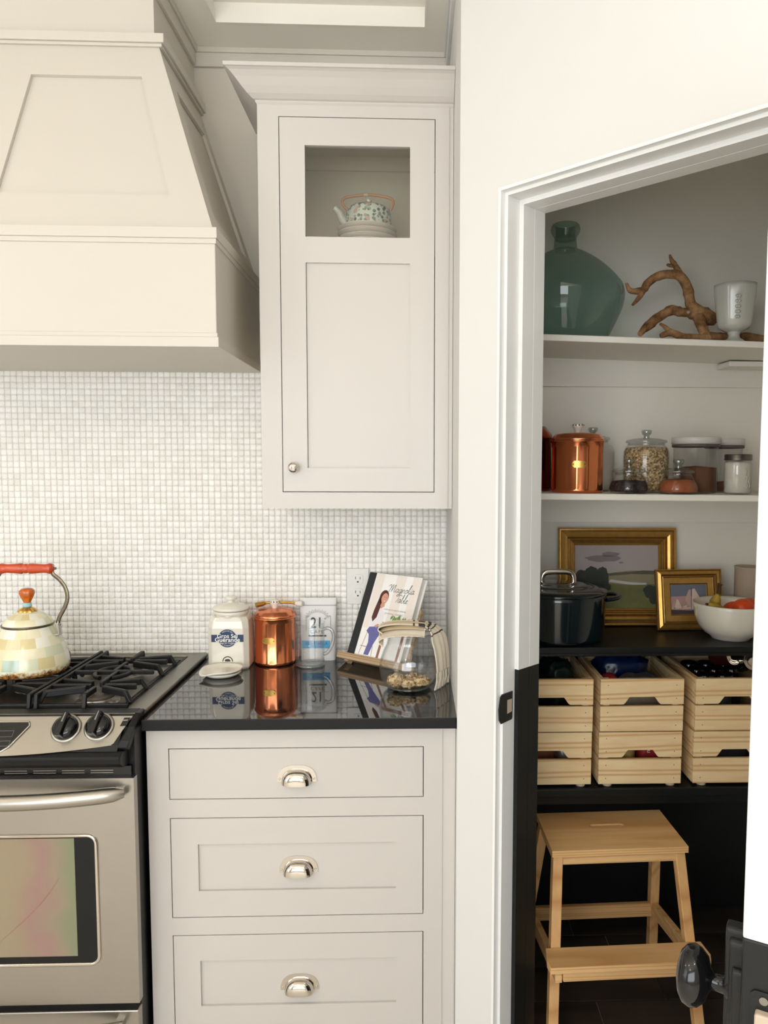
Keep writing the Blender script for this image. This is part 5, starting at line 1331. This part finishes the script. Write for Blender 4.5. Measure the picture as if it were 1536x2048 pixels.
for (x, y, z, r, lab) in ((.024, -.030, .098, .034, 'bright orange tangerine at the front of the white bowl'), (.062, .015, .094, .032, 'orange tangerine at the right rim of the white bowl'), (.030, .050, .076, .033, 'orange tangerine deep behind the others in the bowl')):
    tg = thing('tangerine', lab, 'tangerine', (BX+x, BYY+y, PZ_+z))
    obj('peel', MB().lump((0, 0, 0), (r, r, r*.86), .03, int(z*1000), 3), tangm, tg, local=True)
    obj('stem_button', MB().lump((.004, -.006, r*.85), (.004, .004, .002), .2, 1, 1), leafp, tg, local=True)
jg = thing('stoneware_jug', 'tall beige stoneware jug behind the fruit bowl', 'jug', (1.118, -.060, PZ_))
obj('body', MB().lathe([(0, 0), (.040, 0), (.043, .004), (.045, .10), (.046, .195), (.0475, .200), (.044, .200), (.043, .19), (.041, .01), (0, .008)], 44), beige, jg, local=True)
obj('handle', MB().tube(smooth_path([(.044, 0, .17), (.066, 0, .165), (.074, 0, .12), (.062, 0, .07), (.043, 0, .055)], 4), .0055, 10), beige, jg, local=True)

# --- pine crates: prototype then copies
KW, KD, KH, KT = .249, .315, .1585, .0115
def make_crate(loc, label):
    t = thing('pine_crate', label, 'crate', loc, 'pine crates on the black shelf')
    sh = .0762; zs = (.0, sh+.0055)
    fs = MB().box(-KW/2, KW/2, -KD/2, -KD/2+KT, 0, sh)
    lowme = obj('slat', fs, pine, t, local=True, bevel=.0012, loc=(0, 0, zs[0]+.0005))
    poly = [(-KW/2, 0), (-.056, 0), (-.051, .004), (-.038, .022), (.038, .022), (.051, .004), (.056, 0), (KW/2, 0), (KW/2, sh), (-KW/2, sh)]
    up_ = MB()
    def prism_parts(mb):
        for q in ([(-KW/2, 0), (-.056, 0), (-.051, .004), (-.038, .022), (-.038, sh), (-KW/2, sh)], [(-.038, .022), (.038, .022), (.038, sh), (-.038, sh)], [(.056, 0), (KW/2, 0), (KW/2, sh), (.038, sh), (.038, .022), (.051, .004)]):
            mb.prism(q, lambda a, b, d: (a, d, b), -KD/2, -KD/2+KT)
    prism_parts(up_); b = bmesh.new()
    o = obj('slat', up_, pine, t, local=True, loc=(0, 0, zs[1]+.0005))
    bm_ = bmesh.new(); bm_.from_mesh(o.data); bmesh.ops.remove_doubles(bm_, verts=bm_.verts, dist=1e-5)
    dead = [f for f in bm_.faces if abs(f.normal.x) > .99 and abs(abs(f.calc_center_median().x)-.038) < 1e-4 and f.calc_center_median().z > .022]
    bmesh.ops.delete(bm_, geom=dead, context='FACES'); bm_.to_mesh(o.data); bm_.free(); b.free()
    for y in (KD/2-KT,):
        for z in zs: obj('slat', MB().box(-KW/2, KW/2, y, y+KT, 0, sh), pine, t, local=True, loc=(0, 0, z+.0005))
    for s_ in (-1, 1):
        for z in zs:
            obj('side_slat', MB().box(s_*(KW/2-KT/2)-KT/2, s_*(KW/2-KT/2)+KT/2, -KD/2+KT, KD/2-KT, 0, sh), pine, t, local=True, loc=(0, 0, z+.0005))
        for y in (-1, 1): obj('corner_post', MB().box(min(s_*(KW/2-KT), s_*(KW/2-KT-.018)), max(s_*(KW/2-KT), s_*(KW/2-KT-.018)), min(y*(KD/2-KT), y*(KD/2-KT-.018)), max(y*(KD/2-KT), y*(KD/2-KT-.018)), .001, KH-.003), pine, t, local=True)
    for k in range(3): obj('bottom_slat', MB().box(-KW/2+KT, KW/2-KT, -KD/2+.02+.095*k, -KD/2+.02+.095*k+.08, .003, .009), pine, t, local=True)
    nl = MB()
    for z in zs:
        for s_ in (-1, 1):
            for dz in (.018, .058): nl.prism(circ(s_*(KW/2-.022), z+dz, .0014, 8), lambda a, b_, d: (a, d, b_), -KD/2-.0002, -KD/2+.001)
    o = obj('nail', nl, banst, t, local=True); o['kind'] = 'stuff'
    return t
CY = -.355+KD/2; CB = .601
xs = {'left': .4025, 'middle': .6735, 'right': .9585}
first = make_crate((xs['left'], CY, CB), 'left pine crate, bottom of its stack, on the black shelf')
for nm in ('left', 'middle', 'right'):
    for lv in (0, 1):
        if nm == 'left' and lv == 0: continue
        dup(first, (xs[nm]+(.002 if lv else 0), CY, CB+lv*(KH+.0025)), {('left', 1): 'left pine crate, top of its stack, holding green bags', ('middle', 0): 'middle pine crate, bottom of its stack, with a red packet showing', ('middle', 1): 'middle pine crate, top of its stack, holding a blue bag', ('right', 0): 'right pine crate, bottom of its stack, with a dark bag inside', ('right', 1): 'right pine crate, top of its stack, filled with black lidded tins'}[(nm, lv)])
for nm in xs:
    for s_ in (-1, 1): tag(obj('felt_pad', MB().lathe([(0, 0), (.013, 0), (.014, .002), (.013, .0062), (0, .0062)], 20), beige, None, loc=(xs[nm]+s_*.095, -.343, .5945)), 'small round pad under the %s corner of the %s crate stack' % ('left front' if s_ < 0 else 'right front', nm), 'pad')
def packet(name, label, cat, loc, size, mat, rot=0, seed=1, amp=.25, squash=True, extra=None):
    mb = MB(); sx, sy, sz = size
    def f(a, b):
        t = 2*PI*a; p = -PI/2+PI*b; c_ = math.cos(p)
        x = math.copysign(abs(math.cos(t))**.6, math.cos(t))*abs(c_)**.5; y = math.copysign(abs(math.sin(t))**.6, math.sin(t))*abs(c_)**.5; z = math.copysign(abs(math.sin(p))**.7, math.sin(p))
        k = 1-amp*.35+amp*.5*noise.noise(Vector((x*2+seed*4, y*2, z*2)))-amp*.7*abs(noise.noise(Vector((x*3.5, y*3.5+seed, z*2.5))))+amp*.45*abs(noise.noise(Vector((x*8, y*8+seed, z*8))))
        return (x*sx/2*k, y*sy/2*k, z*sz/2*k)
    mb.grid(f, 41, 25)
    o = obj(name, mb, mat, None, loc=loc); o.rotation_euler = (0, 0, rot)
    if squash:
        zmin = min(v.co.z for v in o.data.vertices)
        o.location.z = loc[2]-zmin
    return tag(o, label, cat)
TB = CB+KH+.0025+.0098; LB = CB+.0098
packet('snack_bag', 'crumpled dark green bag in the left top crate', 'bag', (.445, -.20, TB), (.10, .14, .185), gbag, .3, 1)
packet('snack_bag', 'charcoal bag beside the green bag in the left top crate', 'bag', (.345, -.19, TB), (.085, .20, .175), dbag, .1, 2)
packet('snack_bag', 'shiny blue bag lying in the middle top crate', 'bag', (.664, -.155, TB), (.19, .15, .190), bbag, .05, 3)
packet('foil_packet', 'white foil packet at the front of the middle top crate', 'packet', (.685, -.285, TB), (.15, .07, .150), foil, .05, 4, .15)
packet('snack_bag', 'red packet at the front left of the middle top crate', 'packet', (.594, -.290, TB), (.055, .07, .150), redp, .1, 5, .12)
k_ = 0
for i in range(3):
    for j in range(3):
        x, y = .885+.056*i, -.300+.068*j
        if i == 2 and j == 0: continue
        k_ += 1
        nm_ = (('front', 'middle', 'back')[j], ('left', 'centre', 'right')[i])
        t = thing('lidded_tin', 'black lidded tin in the right top crate, %s row, %s column' % nm_, 'tin', (x, y, TB), 'black lidded tins in the right crate')
        obj('body', MB().lathe([(0, 0), (.024, 0), (.025, .003), (.025, .13)], 24), dbag, t, local=True)
        obj('lid', MB().lathe([(.0265, .125), (.0265, .146), (.0245, .149), (.021, .148), (.018, .150), (0, .150)], 28), black_gloss, t, local=True)
def can(loc, rot, mat, label):
    t = thing('food_can', label, 'can', mat=Matrix.Translation(loc) @ Matrix.Rotation(rot[0], 4, 'X') @ Matrix.Rotation(rot[1], 4, 'Y'))
    obj('wall', MB().lathe([(.029, 0), (.030, .002), (.0295, .005), (.0295, .095), (.030, .098), (.0285, .100)], 32), mat, t, local=True)
    obj('top', MB().lathe([(.0288, .0985), (.026, .095), (.024, .097), (.021, .095), (.018, .0965), (.010, .0955), (0, .0955)], 32), chrome, t, local=True)
    return t
can((1.034, -.200, TB+.150), (math.radians(70), 0), chrome, 'silver food can lying on its side in the right top crate')
can((.972, -.165, TB+.166), (math.radians(75), .2), redcan, 'dark red drink can lying on the tins in the right top crate')
packet('cereal_carton', 'brown carton in the left bottom crate seen through its handle slot', 'carton', (.375, -.25, LB), (.12, .12, .115), brownbox, 0, 6, .03)
packet('snack_bag', 'white and grey packet in the left bottom crate seen through the slot', 'packet', (.465, -.27, LB), (.075, .09, .115), foil, 0, 7, .12)
packet('snack_bag', 'tan packet in the middle bottom crate seen through the slot', 'packet', (.635, -.275, LB), (.085, .09, .118), tanp, 0, 8, .1)
rp_ = packet('snack_bag', 'red packet with white letters in the middle bottom crate slot', 'packet', (.722, -.278, LB), (.085, .08, .118), redp, 0, 9, .06)
text('lettering', 'n Bar', .020, whitep, rp_, lambda a, b: (-b-.014, -.0425, a+.035))
packet('snack_bag', 'dark charcoal bag in the right bottom crate seen through its slot', 'bag', (.9585, -.26, LB), (.18, .13, .118), dbag, 0, 10)

# --- step stool
stl = thing('step_stool', 'birch step stool with hand slot standing on the pantry floor', 'stool', mat=Matrix.Translation((.5615, -.440, .001)) @ Matrix.Rotation(math.radians(2.2), 4, 'Z'))
tb = MB(); HZ0, HZ1 = .486, .5035
slot = rrect(-.052, .052, .012, .034, .0109, 6)
def board_hole(mb, x0, x1, y0, y1, hole):
    outer = [(x0, y0), (x1, y0), (x1, y1), (x0, y1)]; cs = [2]*7+[3]*7+[0]*7+[1]*7; n = len(hole)
    for z in (HZ0, HZ1):
        v = [(*p, z) for p in outer]+[(*p, z) for p in hole]; f = []
        for i in range(n):
            j = (i+1) % n; a, b = cs[i], cs[j]; f.append((4+i, 4+j, b, a) if a != b else (4+i, 4+j, a))
        mb.add(v, f)
    for loop in (outer, hole):
        for p, q_ in zip(loop, loop[1:]+loop[:1]): mb.add([(*p, HZ0), (*q_, HZ0), (*q_, HZ1), (*p, HZ1)], [(0, 1, 2, 3)])
board_hole(tb, -.190, .190, -.110, .112, slot)
obj('seat', tb, birch, stl, local=True)
for s_ in (-1, 1):
    obj('leg', MB().beam((s_*.171, -.084, HZ0-.001), (s_*.203, -.190, 0.001), .027, .030, up=(0, 1, 0)), birch_v, stl, local=True, bevel=.002)
    obj('leg', MB().beam((s_*.171, .088, HZ0-.001), (s_*.212, .205, 0.001), .027, .030, up=(0, 1, 0)), birch_v, stl, local=True, bevel=.002)
    obj('side_rail', MB().beam((s_*.196, .165, .165), (s_*.193, -.215, .225), .018, .040), birch, stl, local=True, bevel=.0015)
    obj('top_rail', MB().beam((s_*.171, .085, .470), (s_*.171, -.08, .470), .018, .030), birch, stl, local=True, bevel=.0015)
obj('front_rail', MB().box(-.160, .160, -.098, -.082, .457, .486), birch, stl, local=True, bevel=.0015)
obj('back_rail', MB().box(-.190, .190, .150, .166, .140, .182), birch, stl, local=True, bevel=.0015)
sp_ = MB().prism([(-.218, -.232), (.208, -.232), (.218, -.205), (.214, -.150), (-.214, -.150), (-.222, -.205)], PL, .2385, .2565)
obj('step', sp_, birch, stl, local=True, bevel=.002)
obj('step_rail', MB().box(-.182, .182, -.222, -.206, .210, .2385), birch, stl, local=True, bevel=.0015)
